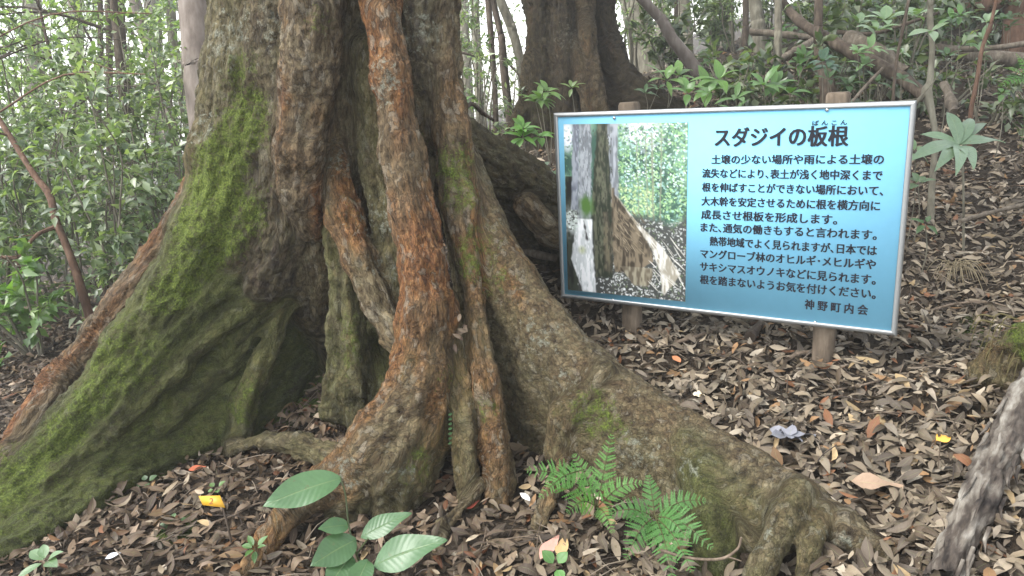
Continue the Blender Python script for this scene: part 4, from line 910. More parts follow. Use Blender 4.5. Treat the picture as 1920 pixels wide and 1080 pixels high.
def fern(label, base, fr, width, col, up):
    t = thing('fern', label, 'fern', base, 'ferns by the right buttress')
    for b, tp, sag, w_ in fr:
        b = np.array(b); tp = np.array(tp); L = np.linalg.norm(tp - b); mid = (b + tp) / 2 + np.array([0, 0, sag * L]); R = catmull([b, mid, tp], 12); mb = MB()
        n = len(R); mb.tube(R, np.linspace(.0022, .0008, n), 5); mb.at.clear()
        V_, F_, C_ = [], [], []
        npn = 14
        for i in range(npn):
            f = .16 + .82 * i / (npn - 1); p = R[min(int(f * (n - 1)), n - 1)]; t_ = nrm(R[min(int(f * (n - 1)) + 1, n - 1)] - R[max(int(f * (n - 1)) - 1, 0)])
            s_ = nrm(np.cross(t_, up)); u_ = np.cross(s_, t_); pl = w_ * .72 * L * (1 - f) ** .85 * (.7 + .5 * min(1, (f - .1) * 4)) + .005
            for sg in (-1, 1):
                d = nrm(s_ * sg + t_ * .55 - u_ * .12); k_ = 9
                for j in range(k_):
                    g = (j + .5) / k_; q = p + d * pl * g - u_ * .05 * pl * g * g; hl = pl * .17 * (1 - g) ** .7 + .0014
                    for s2 in (-1, 1):
                        e = nrm(np.cross(d, u_) * s2 + d * .6); o_ = len(V_); ww = d * pl / k_ * .52
                        V_ += [q - ww, q + e * hl * .7 - ww * .4, q + e * hl + ww * .4, q + ww]; F_.append((o_, o_ + 1, o_ + 2, o_ + 3) if s2 * sg > 0 else (o_ + 3, o_ + 2, o_ + 1, o_))
                        C_ += [np.array(col) * random.uniform(.8, 1.2)] * 4
        m2 = MB(); nv = mb.n; m2.add(np.concatenate(mb.v), np.concatenate(mb.f4), col=np.tile([.10, .10, .04], (nv, 1))) if mb.f4 else None
        m2.add(np.array(V_), F_, col=np.array(C_)); m2.build('frond', MT['fern'], t)
FC = (.12, .265, .07)
fb = W(1120, 950, 2.42)
fern('taller fern with long pointed fronds standing against the right buttress', GP(1130, 985),
     [(fb, W(985, 882, 2.3), .16, .34), (fb, W(1062, 962, 2.2), .12, .30), (fb, W(1148, 812, 2.42), .05, .30), (fb, W(1205, 905, 2.36), .16, .34), (W(1095, 880, 2.4), W(1010, 935, 2.25), .1, .3),
      (fb, W(1075, 850, 2.44), .1, .34), (fb, W(1150, 1000, 2.25), .12, .3), (GP(1130, 985), fb, .02, .02)], .3, FC, (0, -.8, .6))
fb2 = W(1228, 968, 2.28)
fern('lower fern with finely cut spreading fronds right of the taller fern', GP(1225, 1010),
     [(fb2, W(1325, 938, 2.25), .14, .40), (fb2, W(1338, 1030, 2.12), .14, .42), (fb2, W(1262, 1090, 2.05), .12, .42), (fb2, W(1140, 962, 2.24), .12, .42), (fb2, W(1172, 1050, 2.1), .12, .42), (fb2, W(1215, 890, 2.32), .1, .4),
      (fb2, W(1290, 1010, 2.14), .16, .40), (fb2, W(1300, 1075, 2.05), .1, .40)], .3, (.085, .20, .055), (0, -.8, .6))
# climber leaves on the bark
t = thing('climbing_vine', 'tiny climbing vine with round leaves on the bark of the middle root', 'vine', GP(850, 945))
mb = MB()
for i in range(7):
    for s_ in (-1, 1):
        p = W(850 + s_ * 2, 775 + i * 9, 2.765); put_leaf(mb, p, p + (RW @ np.array([s_ * .016, .006, -.006])), .011, (.05, .13, .03), (0, -1, .3), .1, .1, 4)
mb.build('leaves', MT['leaf'], t); MB().tube([W(850, 770, 2.765), W(851, 842, 2.765)], .0015, 5).build('stem', MT['gstem'], t)

# ------------------------------------------------------------------ shrubs and trees of the wood
LG = np.array([(.095, .13, .068), (.12, .16, .08), (.165, .205, .11), (.06, .088, .045), (.21, .245, .14)])
def stem_path(b, top, wob, n=7, seed=0):
    t = np.linspace(0, 1, n)[:, None]; P = b * (1 - t) + top * t
    P[1:-1] += wob * np.stack([vnoise(P[1:-1] * 1.7 + seed, 5), vnoise(P[1:-1] * 1.7 + seed, 6), 0 * P[1:-1, 0]], -1); return catmull(P, 4)
def foliage(paths, n, L, f0=.3, spread=.5, cols=LG, bright=1., ratio=.36, per=9):
    """leafy side twigs along stem paths -> (leaf arrays, twig list)"""
    m = max(1, n // per); P0 = []; D0 = []; tw = []
    for i in range(m):
        p = paths[rng.integers(len(paths))]; k_ = int(len(p) * rng.uniform(f0, .999)); d = rdir(1, .25, .6)[0]; l_ = spread * rng.uniform(.25, 1.)
        b = p[k_]; e = b + d * l_ + np.array([0, 0, -.12 * l_]); tw.append((b, e))
        t = rng.uniform(.3, 1., per); q = b + (e - b) * t[:, None]; P0.append(q + rng.normal(size=(per, 3)) * L * .12); D0.append(nrm(d + rdir(per) * .9 + [0, 0, -.1]))
    P0 = np.concatenate(P0); D0 = np.concatenate(D0); k_ = len(P0)
    c = cols[rng.integers(len(cols), size=k_)] * rng.uniform(.75, 1.3, (k_, 1)) * bright * 1.3
    return (P0, D0, nrm(np.array([0, 0, 1.]) + rng.normal(size=(k_, 3)) * .45), L * rng.uniform(.6, 1.15, k_), L * ratio * rng.uniform(.8, 1.2, k_), c), tw
def shrub(name, label, cat, px, d, h, wd_, n, L, ns=6, bright=1., group=None, mat='gbark', f0=.2, spread=.45, r=.012, cols=LG, at=None, ratio=.36):
    q = W(px, 500, d) if at is None else np.array(at); b = np.array([q[0], q[1], gz(q[0], q[1]) - .03]); t = thing(name, label, cat, b, group); paths = []; mb = MB()
    for i in range(ns):
        a = rng.uniform(0, 6.283); top = b + np.array([math.cos(a) * wd_ * rng.uniform(.15, 1), math.sin(a) * wd_ * rng.uniform(.15, 1), h * rng.uniform(.7, 1.02)])
        b2 = b + np.array([math.cos(a), math.sin(a), 0]) * .06; b2[2] = gz(b2[0], b2[1]) - .03
        p = stem_path(b2, top, .16 * h / 2, 6, i); paths.append(p); mb.tube(p, np.linspace(r, r * .3, len(p)), 6)
    lf, tw = foliage(paths, n, L, f0, spread, cols, bright, ratio)
    for e in tw: mb.tube(e, [r * .28, r * .12], 4, caps=False)
    mb.build('stem', MT[mat], t); m = MB(); leaf_cloud(m, *lf); m.build('crown', MT['bleaf'], t); return t
def tree(label, pts, mat='gbark', n=500, L=.09, z0=1.2, up=5.5, name='tree', group=None, bright=1., branches=5, spread=.6, ground=True, lean=None, extra=()):
    """pts: (px, py, depth, radius px) down the trunk as seen; the trunk goes on up out of the frame and down to the ground"""
    P = [W(x, y, d) for x, y, d, r in pts]; rr = [r * d / F for x, y, d, r in pts]
    d0 = nrm(P[0] - P[1]); 
    if d0[2] < .3: d0 = nrm(d0 + [0, 0, .5])
    top = P[0] + d0 * max(.5, up - (P[0][2] - gz(P[0][0], P[0][1]))); P = [top] + P; rr = [rr[0] * .6] + rr
    if ground: e = P[-1]; g_ = gz(e[0], e[1]); 
    if ground and e[2] > g_: P.append(np.array([e[0] + .03, e[1], g_ - .08])); rr.append(rr[-1] * 1.2)
    P = catmull(P, 6); R2 = np.interp(np.linspace(0, 1, len(P)), np.linspace(0, 1, len(rr)), rr); b = P[-1]
    t = thing(name, label, 'tree', b, group); mb = MB(); mb.tube(P, R2, 12 if max(rr) > .06 else 7, wob=.08); paths = []
    hz = P[:, 2] - gz(b[0], b[1]); idx = np.where(hz > z0)[0]
    for i in range(branches):
        k_ = int(rng.choice(idx)) if len(idx) else 0; a = rng.uniform(0, 6.283); l_ = rng.uniform(.6, 1.5)
        q = np.stack([P[k_], P[k_] + np.array([math.cos(a), math.sin(a), .35]) * l_ * .5, P[k_] + np.array([math.cos(a), math.sin(a), .15]) * l_]); q = catmull(q, 4); paths.append(q)
        mb.tube(q, np.linspace(min(R2[k_] * .45, .02), .004, len(q)), 5)
    for ex in extra: q = catmull([W(*e) for e in ex], 5); mb.tube(q, np.linspace(.016, .005, len(q)), 6); paths.append(q)
    lf, tw = foliage(paths + [P[:max(2, len(P) // 5)]], n, L, .25, spread, LG, bright)
    for e in tw: mb.tube(e, [.004, .002], 4, caps=False)
    mb.build('trunk', MT[mat], t); m = MB(); leaf_cloud(m, *lf); m.build('crown', MT['bleaf'], t); return t
# left shrubs, near to far; rear leaf colours lightened as if brightly lit
SG = 'shrubs under the trees on the left'
LA = np.array([(.08, .145, .04), (.10, .165, .05), (.06, .11, .03), (.14, .20, .07)])
shrub('shrub', 'low bush with large round leaves beside the left buttress', 'shrub', 40, 4.6, .75, .45, 330, .10, 6, 1.1, SG, cols=LA, ratio=.55, spread=.3)
shrub('shrub', 'leafy bush just behind the orange edge of the left buttress', 'shrub', 205, 5.0, 1.5, .6, 1150, .095, 7, 1.05, SG, ratio=.44)
shrub('shrub', 'leafy bush at the left edge of the photo above the litter', 'shrub', -10, 5.3, 1.7, .7, 1150, .095, 7, 1.05, SG, ratio=.44)
shrub('shrub', 'bushy shrub behind the bent reddish stem', 'shrub', 105, 5.7, 2.0, .8, 1500, .09, 8, 1.1, SG, ratio=.44)
shrub('shrub', 'shrub whose leaves touch the mossy side of the big trunk', 'shrub', 315, 5.6, 2.0, .55, 1300, .085, 7, 1., SG, ratio=.44)
shrub('shrub', 'tall pale shrub under the sky gap at the left edge', 'shrub', 20, 7.4, 2.7, .9, 1700, .10, 8, 1.4, SG, ratio=.44)
shrub('shrub', 'tall shrub between the two dark thin trunks on the left', 'shrub', 175, 7.2, 2.9, .9, 1900, .095, 8, 1.4, SG, ratio=.44)
shrub('shrub', 'tall shrub left of the pale trunk behind the big tree', 'shrub', 300, 7.6, 3.0, .8, 1800, .095, 8, 1.4, SG, ratio=.44)
shrub('shrub', 'hazy high shrub filling the upper left corner', 'shrub', 50, 9.0, 4.6, 1.2, 1900, .11, 9, 1.6, SG, ratio=.42)
shrub('shrub', 'hazy high shrub above the forked branch on the left', 'shrub', 190, 9.6, 4.8, 1.2, 1900, .11, 9, 1.6, SG, ratio=.42)
shrub('shrub', 'hazy high shrub left of the big trunk top', 'shrub', 320, 10, 4.8, 1.0, 1900, .11, 9, 1.6, SG, ratio=.42)
shrub('shrub', 'leafy overhanging shrub at the far left margin', 'shrub', -170, 6.3, 3.3, 1.0, 1700, .10, 8, 1.5, SG)
# middle gap and right of the fluted tree
MG = 'shrubs in the gaps beside the fluted tree'
shrub('shrub', 'pale shrub seen in the gap between the two big trunks', 'shrub', 905, 9.5, 2.6, .6, 1100, .09, 7, 1.2, MG)
shrub('shrub', 'small shrub at the foot of the thin stems between the big trunks', 'shrub', 930, 7.4, 1.2, .4, 420, .08, 6, 1.1, MG)
shrub('shrub', 'hazy shrub behind the leaning pale trunk', 'shrub', 1260, 12, 3.2, .9, 1700, .11, 7, 1.25, MG)
shrub('shrub', 'hazy shrub between the leaning trunk and the hill crest', 'shrub', 1370, 11.5, 2.3, .9, 1700, .10, 7, 1.2, MG)
shrub('shrub', 'shrub against the right edge of the fluted tree', 'shrub', 1195, 10, 2.9, .5, 1000, .09, 7, 1.2, MG)
# trees with trunks that can be told apart
TG = 'thin trees of the wood'
tree('pale grey trunk standing close behind the left side of the big tree', [(368, 0, 5.2, 32), (378, 130, 5.2, 32), (392, 270, 5.2, 33), (406, 420, 5.2, 36)], 'pbark', 500, .09, 2.6, 6.5, group=TG)
tree('dark straight trunk left of centre of the leafy corner', [(222, 0, 7.6, 11), (226, 90, 7.6, 11), (236, 180, 7.6, 11), (252, 330, 7.6, 12)], 'dbark', 500, .09, 2.8, 6, group=TG,
     extra=[[(200, 105, 7.5), (172, 132, 7.3), (140, 150, 7.2), (78, 112, 7.1)], [(140, 150, 7.2), (118, 160, 7.1)]])
tree('thin dark stem just left of the dark straight trunk', [(203, 0, 8, 6), (205, 80, 8, 6), (206, 200, 8, 6), (210, 330, 8, 6)], 'dbark', 260, .09, 2.8, 6, group=TG)
tree('slim stem with a bare branch leaning from the top left', [(188, 0, 8.4, 5), (189, 100, 8.4, 5), (186, 165, 8.4, 6), (190, 300, 8.4, 6)], 'dbark', 260, .09, 2.8, 6, group=TG, extra=[[(172, 78, 7.8), (150, 38, 7.7), (128, 0, 7.7)]])
tree('pinkish pale trunk in the haze left of the big tree', [(252, 0, 11, 11), (268, 55, 11, 12), (285, 100, 11, 12), (312, 200, 11, 13), (322, 260, 11, 13)], 'pbark', 500, .1, 3, 6.5, group=TG)
tree('brown crooked trunk between the pinkish trunk and the pale grey trunk', [(318, 0, 9, 9), (325, 80, 9, 9), (340, 165, 9, 10), (358, 250, 9, 11)], 'gbark', 400, .1, 3, 6, group=TG)
tree('bent reddish brown sapling stem in front of the left shrubs', [(18, 255, 5.0, 5), (62, 325, 4.9, 6), (92, 365, 4.85, 7), (104, 412, 4.8, 7), (128, 470, 4.8, 7), (152, 540, 4.8, 8)], 'rbark', 260, .08, 1.2, 3.2, group=TG,
     extra=[[(105, 425, 4.8), (70, 440, 4.7), (45, 470, 4.7), (32, 490, 4.7), (44, 512, 4.7)], [(34, 484, 4.7), (-20, 480, 4.7)]])
tree('dark stub of a trunk in the lower left shrubs', [(246, 330, 6.8, 9), (250, 370, 6.8, 10), (257, 440, 6.8, 11)], 'dbark', 260, .085, 1.5, 4, group=TG)
tree('dark little stem low at the left edge', [(8, 470, 6, 6), (14, 530, 6, 6)], 'dbark', 200, .085, 1.2, 3, group=TG)
tree('thin dark stem right of the bent reddish sapling', [(172, 455, 6.4, 4), (182, 500, 6.4, 4), (190, 525, 6.4, 4)], 'dbark', 160, .085, 1.1, 3, group=TG)
tree('dark thin stem nearest the big trunk in the middle gap', [(915, 0, 7.2, 6), (922, 90, 7.2, 6), (928, 170, 7.2, 5), (930, 235, 7.2, 6)], 'dbark', 260, .09, 2.4, 6, group=TG)
tree('curved dark stem in the centre of the middle gap', [(924, 0, 7.8, 6), (940, 70, 7.8, 7), (946, 140, 7.8, 8), (956, 225, 7.8, 8)], 'dbark', 260, .09, 2.4, 6, group=TG, extra=[[(946, 110, 7.8), (972, 140, 7.8), (985, 160, 7.8)], [(850, 95, 7.6), (890, 105, 7.6), (925, 118, 7.6)]])
tree('grey leaning stem against the left edge of the fluted tree', [(938, 0, 9, 9), (958, 50, 9, 9), (974, 110, 9, 9), (985, 200, 9, 9)], 'gbark', 300, .1, 2.6, 6, group=TG)
tree('leaning pale peeling trunk right of the fluted tree', [(1205, 0, 8, 9), (1238, 35, 8, 10), (1262, 75, 8, 11), (1290, 110, 8, 12), (1318, 150, 8, 12)], 'pbark', 300, .1, 2.2, 4.5, group=TG)
tree('broad hazy trunk behind the leaning pale trunk', [(1190, 0, 13, 27), (1205, 80, 13, 28), (1222, 150, 13, 30)], 'gbark', 500, .11, 3, 7, group=TG)
tree('hazy grey trunk just right of the leaning pale trunk', [(1282, 0, 10.5, 12), (1286, 70, 10.5, 12), (1290, 150, 10.5, 13)], 'gbark', 400, .1, 2.6, 6, group=TG)
tree('thin forked hazy stem above the left end of the sign', [(1268, 0, 9.5, 4), (1266, 70, 9.5, 4), (1262, 130, 9.5, 5)], 'dbark', 200, .1, 2.4, 6, group=TG)
tree('dark slender trunk on the crest above the middle of the sign', [(1398, 0, 9, 6), (1398, 50, 9, 6), (1396, 110, 9, 7)], 'dbark', 260, .1, 2.2, 6, group=TG)
tree('grey trunk beside the dark slender trunk on the crest', [(1414, 0, 10, 12), (1420, 40, 10, 13), (1426, 90, 10, 13)], 'gbark', 300, .1, 2.4, 6, group=TG)
tree('pale smooth sapling standing before the fallen branches', [(1459, 0, 6.4, 7), (1459, 60, 6.4, 7), (1457, 130, 6.4, 8), (1458, 175, 6.4, 8)], 'gbark', 260, .09, 2.2, 5, group=TG)
tree('dark crooked stem right of the pale smooth sapling', [(1535, 0, 6.0, 8), (1534, 50, 6.0, 8), (1536, 100, 6.0, 9), (1550, 150, 5.9, 14), (1554, 205, 5.9, 17)], 'dbark', 260, .09, 2.0, 5, group=TG)
tree('knotted thin sapling rising right of the sign', [(1745, -60, 4.3, 5), (1745, 0, 4.3, 5), (1744, 40, 4.3, 6), (1748, 85, 4.3, 5), (1744, 150, 4.3, 6), (1738, 172, 4.3, 10), (1748, 215, 4.3, 6), (1754, 262, 4.3, 5), (1748, 340, 4.3, 6), (1744, 430, 4.3, 7)], 'gbark', 120, .09, 2.6, 4.2, group=TG, branches=2,
     extra=[[(1738, 172, 4.3), (1716, 195, 4.3), (1700, 225, 4.4)]])
tree('thin reddish sapling at the upper right', [(1868, 0, 5.2, 3), (1858, 45, 5.2, 4), (1842, 90, 5.2, 4), (1832, 150, 5.2, 4), (1820, 215, 5.2, 4)], 'rbark', 120, .08, 2.2, 3.6, group=TG, branches=2)
tree('thin stem between the sign top corner and the knotted sapling', [(1700, 20, 5.2, 3), (1692, 60, 5.2, 3), (1682, 110, 5.2, 3), (1675, 180, 5.2, 3)], 'dbark', 120, .08, 1.9, 3.2, group=TG, branches=2)
tree('thick reddish trunk in the top right corner', [(1908, -20, 8, 20), (1905, 40, 8, 21), (1902, 85, 8, 24)], 'rbark', 400, .1, 2.4, 6, group=TG)
for i, (px, d, r, lb) in enumerate(((60, 14, 16, 'faint trunk in the mist at the top left'), (140, 16, 12, 'faint thin trunk in the mist left of the dark straight trunk'), (285, 17, 15, 'faint trunk in the mist behind the pinkish trunk'),
        (868, 16, 10, 'faint trunk in the mist beside the big trunk right edge'), (890, 13, 8, 'faint slim trunk in the mist left of the thin dark stem'), (1240, 18, 14, 'faint trunk in the mist above the sign left post'), (1335, 15, 9, 'faint slim trunk in the mist over the hill crest'), (1360, 19, 14, 'faint distant trunk in the mist over the hill crest'))):
    tree(lb, [(px, 0, d, r), (px + 6, 120, d, r), (px + 12, 240, d, r * 1.1)], 'gbark', 500, .13, 2.2, 7, group=TG, spread=1.)

# distant foliage that reads as one mass
mb = MB(); n = 19000; d = rng.uniform(11.5, 28, n); px = np.where(rng.random(n) < .6, rng.uniform(-600, 560, n), rng.uniform(560, 1560, n)); d = np.where(px > 560, np.maximum(d, 14), d); X = W(960, 500, 1.)
P = np.stack([(px - 960) / F * d, d * 1.0, np.zeros(n)], -1); g_ = gh(P[:, 0], P[:, 1])
P[:, 2] = g_ + rng.uniform(.1, 1, n) ** .9 * (2.4 + 4.2 * (vnoise(P * [.35, .35, 0], 77) * .5 + .5)); ok = vnoise(P * .9, 78) + .35 * vnoise(P * 2.3, 79) > -.18; P = P[ok]; n = len(P)
c = LG[rng.integers(len(LG), size=n)] * rng.uniform(.8, 1.3, (n, 1)) * 1.15
leaf_cloud(mb, P, rdir(n, -.1, .6), nrm(np.array([0, 0, 1.]) + rng.normal(size=(n, 3)) * .6), rng.uniform(.10, .21, n), rng.uniform(.05, .09, n), c)
tag(mb.build('far_foliage', MT['bleaf']), 'pale hazy foliage of the wood far behind', kind='stuff')

# ------------------------------------------------------------------ right hand slope: plants, branches, logs
def drop(p): return np.array([p[0], p[1], gz(p[0], p[1]) - .01])
HG = 'broad leaved plants on the slope'
c = W(1797, 272, 3.75)
plant('whorled_plant', 'pale whorl of long leaves on a short stalk right of the sign', 'plant', drop(W(1818, 372, 3.85)), [[drop(W(1818, 372, 3.85)), W(1806, 330, 3.8), c]],
      [(c, W(1700, 305, 3.6), .075), (c, W(1885, 268, 3.75), .08), (c, W(1752, 322, 3.55), .07), (c, W(1826, 318, 3.55), .085), (c, W(1775, 210, 3.9), .07), (c, W(1820, 222, 3.9), .075), (c, W(1850, 232, 3.95), .06), (c, W(1725, 252, 3.85), .06), (c, W(1792, 330, 3.5), .07)],
      (.15, .22, .14), up=(0, -.55, 1), rs=.007, droop=.4, fold=.2, nseg=10, wav=.05, twist=.3)
c = W(1746, 58, 4.25)
plant('leaf_sprig', 'three pale leaves fanning from the knotted sapling', 'plant', c, [], [(c, W(1702, 68, 4.1), .06), (c, W(1780, 42, 4.2), .05), (c, W(1752, 78, 4.1), .055)], (.24, .33, .19), up=(0, -.5, 1), group=HG)
def sprig(px, py, d, n, L, wd_, label, col, name='slope_plant', ax=None, h=None, group=HG, rise=.2, k=1):
    ax = (random.uniform(-.5, .5), random.uniform(-.9, -.2), 1) if ax is None else ax; c = W(px, py, d); b = drop(c) if h is None else c - [0, 0, h]; st = [[b, (b + c) / 2 + [.02, 0, 0], c]]; lv = whorl(c, n, L, wd_, random.random() * 6, rise, ax)
    for i in range(1, k): q = c + np.array([random.uniform(-.14, .14), random.uniform(-.1, .1), random.uniform(-.12, .06)]); st.append([b, (b + q) / 2, q]); lv += whorl(q, n, L, wd_, random.random() * 6, rise, ax)
    return plant(name, label, 'plant', b, st, lv, col, rs=.004, group=group, droop=.4, fold=.25, nseg=7)
pg = (.17, .25, .14); dg = (.05, .10, .035); mg = (.09, .18, .05)
sprig(1660, 38, 6.0, 6, .22, .085, 'plant with drooping pale grey green leaves at the top above the sign', pg, k=2)
sprig(1610, 45, 6.2, 5, .2, .07, 'pale drooping leaves left of the grey green plant', pg)
sprig(1715, 30, 6.0, 5, .2, .08, 'pale drooping leaves beside the top of the knotted sapling', pg)
sprig(1632, 92, 5.6, 9, .13, .05, 'light green rosette above the right post of the sign', (.15, .25, .10), k=3)
sprig(1690, 100, 5.4, 6, .11, .04, 'small rosette on a thin stem near the top right of the sign', (.18, .26, .14))
sprig(1552, 128, 5.5, 8, .15, .055, 'blue green sprig on the dark crooked stem', (.06, .12, .07), k=2)
sprig(1850, 42, 5.6, 7, .13, .05, 'pale leaf cluster on the thin reddish sapling', pg, k=2)
sprig(1800, 30, 6.4, 6, .13, .05, 'small green leaves at the top right', mg, k=2)
sprig(1776, 105, 5.2, 5, .10, .05, 'small dark green plant below the leaning log', dg)
sprig(1348, 150, 6.2, 6, .24, .085, 'bright broad leaves above the left part of the sign', (.11, .21, .05), k=2)
sprig(1432, 160, 5.9, 6, .2, .08, 'broad green leaves above the middle of the sign', mg, k=2)
sprig(1480, 175, 5.6, 5, .17, .08, 'low green leaves touching the top of the sign', mg)
sprig(1250, 150, 6.6, 6, .24, .07, 'arching leaves at the end of the fluted tree root', (.12, .21, .06), k=2)
sprig(1400, 125, 7.2, 7, .2, .07, 'green leaves on the hill crest', (.09, .16, .06), k=2)
sprig(1500, 120, 6.6, 6, .16, .06, 'green plant below the fallen branches', mg, k=2)
sprig(1026, 172, 6.0, 8, .16, .05, 'sprig of small leaves growing on the fluted tree', (.11, .19, .055), k=4)
sprig(1072, 165, 6.2, 6, .13, .045, 'smaller sprig on the right of the fluted tree front', (.13, .2, .06))
sprig(980, 243, 5.0, 9, .14, .05, 'bright green plant at the left corner above the sign', (.10, .22, .04), k=3)
sprig(1015, 318, 4.2, 5, .10, .05, 'pale leaves beside the left edge of the sign', (.22, .30, .2), k=2)
sprig(865, 195, 6.0, 5, .14, .04, 'bright blade leaves at the right edge of the big trunk', (.12, .24, .05))
sprig(1716, 285, 4.0, 5, .10, .045, 'small pale leaves between the sign edge and the whorl', pg)
sprig(1722, 345, 4.0, 5, .09, .045, 'small dusty plant under the whorl by the sign edge', (.12, .18, .1))
for px, py, d, n_, L_, w_, k_, cc, lb in ((1318, 108, 8.2, 6, .2, .06, 3, mg, 'leafy clump at the foot of the leaning pale trunk'), (1470, 60, 8.5, 6, .16, .05, 4, mg, 'leafy clump on the crest behind the pale sapling'),
        (1575, 25, 8.0, 6, .17, .06, 4, dg, 'dark leafy clump at the top above the right sign post'), (1640, 10, 8.4, 6, .18, .06, 4, mg, 'leafy clump at the very top left of the grey green plant'),
        (1765, 50, 7.4, 6, .16, .06, 4, dg, 'dark leafy clump right of the knotted sapling top'), (1830, 70, 6.6, 6, .13, .05, 3, mg, 'leafy clump in front of the thick grey log'), (1895, 30, 7.6, 6, .15, .05, 4, dg, 'dark leafy clump before the thick reddish trunk'),
        (1590, 160, 5.6, 5, .13, .05, 2, dg, 'small dark plant just above the right sign post'), (1880, 175, 5.0, 5, .08, .04, 1, mg, 'tiny plant below the bright fern'), (1380, 185, 5.6, 6, .17, .06, 2, (.10, .19, .055), 'leaves rising over the top edge of the sign left of its middle'),
        (1290, 175, 6.0, 5, .18, .07, 2, mg, 'broad leaves over the printed photo on the sign'), (1210, 175, 6.6, 5, .14, .05, 2, dg, 'dark leaves on the fluted tree root'), (1690, 150, 5.2, 5, .12, .045, 2, dg, 'dark plant at the top right corner of the sign'), (1735, 420, 3.7, 5, .08, .035, 1, dg, 'dark seedling under the knotted sapling')):
    sprig(px, py, d, n_, L_, w_, lb, cc, k=k_)
c = W(1930, 150, 5.0)
fern('bright fern at the right edge of the slope', drop(c), [(c, W(1872, 162, 4.9), .1, .32), (c, W(1905, 100, 5.0), .1, .3), (c, W(1885, 128, 4.9), .1, .3), (drop(c), c, .02, .03)], .3, (.10, .26, .05), (0, -.6, .8))
BGp = 'fallen branches on the slope'
def branch(pts, label, mat='dead', name='fallen_branch', wob=.2, taper=.7, n=10):
    P = catmull([W(x, y, d) for x, y, d, r in pts], 6); rr = np.interp(np.linspace(0, 1, len(P)), np.linspace(0, 1, len(pts)), [r * d / F for x, y, d, r in pts])
    P[:, 2] = np.maximum(P[:, 2], gh(P[:, 0], P[:, 1]) + rr * .3)
    return tag(MB().tube(P, rr, n, wob=wob, seed=5).build(name, MT[mat], org=P[0]), label, 'branch', BGp)
branch([(1405, 60, 7.2, 6), (1460, 64, 7.1, 7), (1535, 72, 7, 6)], 'pale horizontal branch lying on the hill crest')
branch([(1440, 122, 6.6, 7), (1485, 100, 6.7, 8), (1535, 72, 6.9, 8)], 'brown branch slanting below the pale horizontal branch', 'dead')
branch([(1452, -10, 6.6, 8), (1500, 40, 6.3, 9), (1560, 78, 6.0, 11), (1620, 110, 5.8, 13), (1680, 140, 5.6, 13), (1735, 180, 5.4, 12)], 'long dark fallen bough running down behind the sign', 'dbark')
branch([(1585, 72, 6.3, 16), (1640, 100, 6.1, 19), (1692, 140, 6.0, 15)], 'broken slab of pale split wood beside the dark bough', 'dead', wob=.5)
branch([(1750, 92, 7.4, 11), (1830, 104, 7.3, 14), (1945, 118, 7.2, 16)], 'thick grey log lying across the upper right slope', 'dead', 'fallen_log')
branch([(1800, 92, 6.9, 5), (1860, 90, 6.8, 5), (1945, 78, 6.7, 6)], 'thinner tan branch resting above the grey log', 'dead')
branch([(1770, 24, 8.4, 6), (1840, 10, 8.2, 16), (1900, 0, 8.0, 20)], 'reddish brown log at the very top right', 'rbark', 'fallen_log')
branch([(1570, 60, 6.8, 4), (1640, 62, 6.6, 4), (1760, 24, 6.6, 3)], 'thin dark branch behind the pale leaves at the top', 'dbark')
branch([(1770, 158, 4.9, 8), (1785, 195, 4.8, 9), (1788, 210, 4.75, 7)], 'short pale chunk of wood right of the knotted sapling', 'dead', wob=.4)
branch([(1800, 415, 3.6, 4), (1860, 398, 3.7, 4), (1935, 380, 3.8, 4)], 'pale thin branch on the litter below the whorl', 'dead')
branch([(985, 470, 4.1, 7), (1010, 478, 4.05, 8), (1042, 484, 4.0, 7)], 'pale fallen branch left of the sign by the rear buttress', 'dead')
branch([(1590, 200, 5.2, 3), (1620, 165, 5.2, 3), (1655, 128, 5.2, 3)], 'thin grey stick leaning behind the right end of the sign', 'dead')
branch([(868, 210, 4.2, 4), (885, 195, 4.3, 4), (905, 212, 4.5, 4), (925, 225, 4.7, 3)], 'hooked twig on top of the rear buttress', 'dbark')
# darker undergrowth on the top of the slope
for i, (px, d, h, lb) in enumerate(((1800, 10.5, 2.0, 'dark bush at the top of the slope left of the reddish trunk'), (1700, 10.5, 1.8, 'dark bush at the top of the slope behind the pale leaves'), (1600, 10.5, 1.5, 'dark bush on the crest behind the long dark bough'),
        (1900, 11, 2.2, 'dark bush behind the thick reddish trunk'), (1520, 11, 1.4, 'bush on the crest above the middle of the sign'))):
    shrub('shrub', lb, 'shrub', px, d, h, .9, 1500, .11, 7, .8, 'dark bushes along the crest')

# crowns of the two big trees, added unseen above the frame to shade the floor
def shade_crown(root, c, rx, rz, n):
    mb = MB(); u = rdir(n); P = np.array(c) + u * np.array([rx, rx, rz]) * (rng.random((n, 1)) ** .4); ok = vnoise(P * [.8, .8, .5], 88) + .4 * vnoise(P * 2.1, 89) > -.12; P = P[ok]; n = len(P)
    leaf_cloud(mb, P, rdir(n, -.2, .4), nrm(np.array([0, 0, 1.]) + rng.normal(size=(n, 3)) * .5), rng.uniform(.16, .28, n), rng.uniform(.08, .13, n), LG[rng.integers(len(LG), size=n)])
    for i in range(14):
        a = i * .449 * 3; e = np.array([c[0] + math.cos(a) * rx * .7, c[1] + math.sin(a) * rx * .7, c[2] + random.uniform(-.6, .6)]); o_ = np.array(root['_o']) + [0, 0, c[2] - 2.2]
        o_[2] = c[2] - 2.2
        tb_ = MB(); tb_.tube(catmull([o_, (o_ + e) / 2 + [0, 0, .3], e], 5), np.linspace(.11, .02, 11), 7); tb_.build('limb', MT['dbark'], root)
    mb.build('crown', MT['bleaf'], root)
shade_crown(tree_root, (1.0, 2.2, 8.6), 4.5, 1.2, 4200)
shade_crown(tree_root2, (2.6, 7.2, 9.2), 4.2, 1.1, 3400)
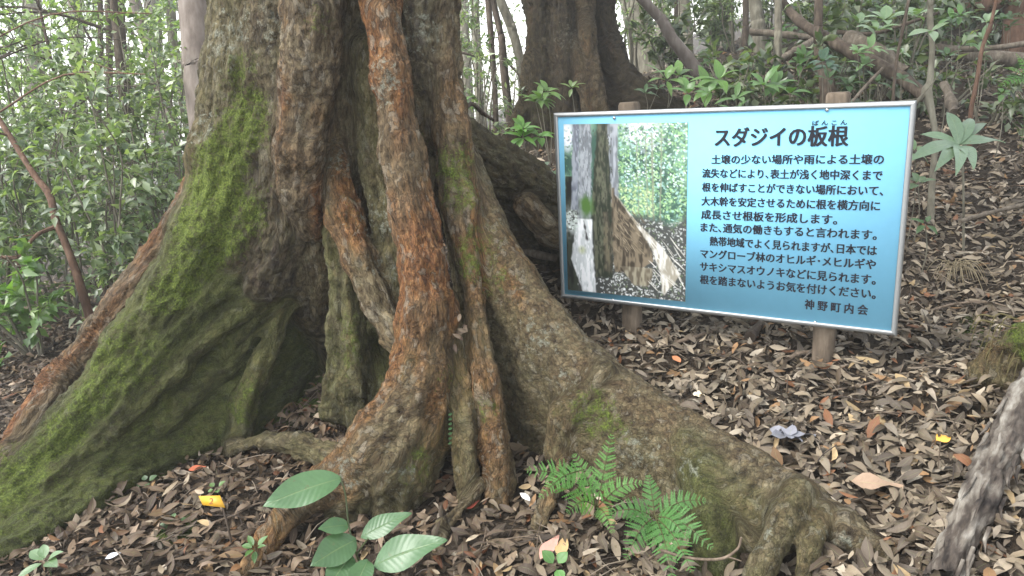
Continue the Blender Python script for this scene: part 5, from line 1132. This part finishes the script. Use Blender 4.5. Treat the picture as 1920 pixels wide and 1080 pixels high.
for px, d, h, n_, L_, lb in ((1330, 12.5, 1.3, 1100, .12, 'low shrub on the far side of the hill crest behind the sign'), (1430, 13, 1.6, 1200, .12, 'low shrub behind the grey trunk on the crest'), (1500, 8.6, .7, 420, .12, 'dark low plants above the middle of the sign'),
        (1590, 8.2, .75, 420, .13, 'dark low plants behind the split wood slab'), (1690, 8.8, .9, 460, .13, 'dark low plants behind the knotted sapling'), (1790, 9.0, 1.0, 520, .13, 'dark low plants just above the thick grey log'), (1880, 8.8, 1.0, 520, .13, 'dark low plants at the top right edge'), (1250, 9.5, .9, 500, .12, 'low plants at the foot of the hazy broad trunk'),
        (1370, 7.0, .5, 200, .14, 'low broad leaved bush above the sign between its left post and middle'), (1450, 6.6, .45, 180, .14, 'low broad leaved bush at the foot of the pale smooth sapling'), (1520, 6.6, .5, 180, .13, 'low bush left of the dark crooked stem'), (1610, 6.8, .5, 200, .13, 'low bush under the broken wood slab'),
        (1730, 6.6, .5, 200, .12, 'low bush behind the knotted sapling base'), (1820, 6.2, .4, 160, .11, 'low bush below the thick grey log'), (1660, 7.6, .9, 320, .14, 'low bush behind the stem above the sign corner'), (1560, 7.6, .9, 320, .14, 'low bush behind the dark crooked stem')):
    shrub('low_shrub', lb, 'shrub', px, d, h, .55, n_, L_, 6, .6 if d < 10 else .9, 'low shrubs on the slope', ratio=.45, spread=.35)
# ------------------------------------------------------------------ mist between the trees
hz = MB().box((-49, -24, -9), (98, 0, 0), (0, 86, 0), (0, 0, 21)).build('haze', None, None, False)
hm = bpy.data.materials.new('mist'); hm.use_nodes = True; t_ = hm.node_tree; t_.nodes.remove(t_.nodes['Principled BSDF'])
pv = t_.nodes.new('ShaderNodeVolumePrincipled'); pv.inputs['Color'].default_value = (.95, .97, .96, 1); pv.inputs['Density'].default_value = .005; pv.inputs['Anisotropy'].default_value = .2
t_.links.new(pv.outputs[0], t_.nodes['Material Output'].inputs['Volume']); hz.data.materials.append(hm)
tag(hz, 'thin white mist hanging between the trees', kind='stuff')
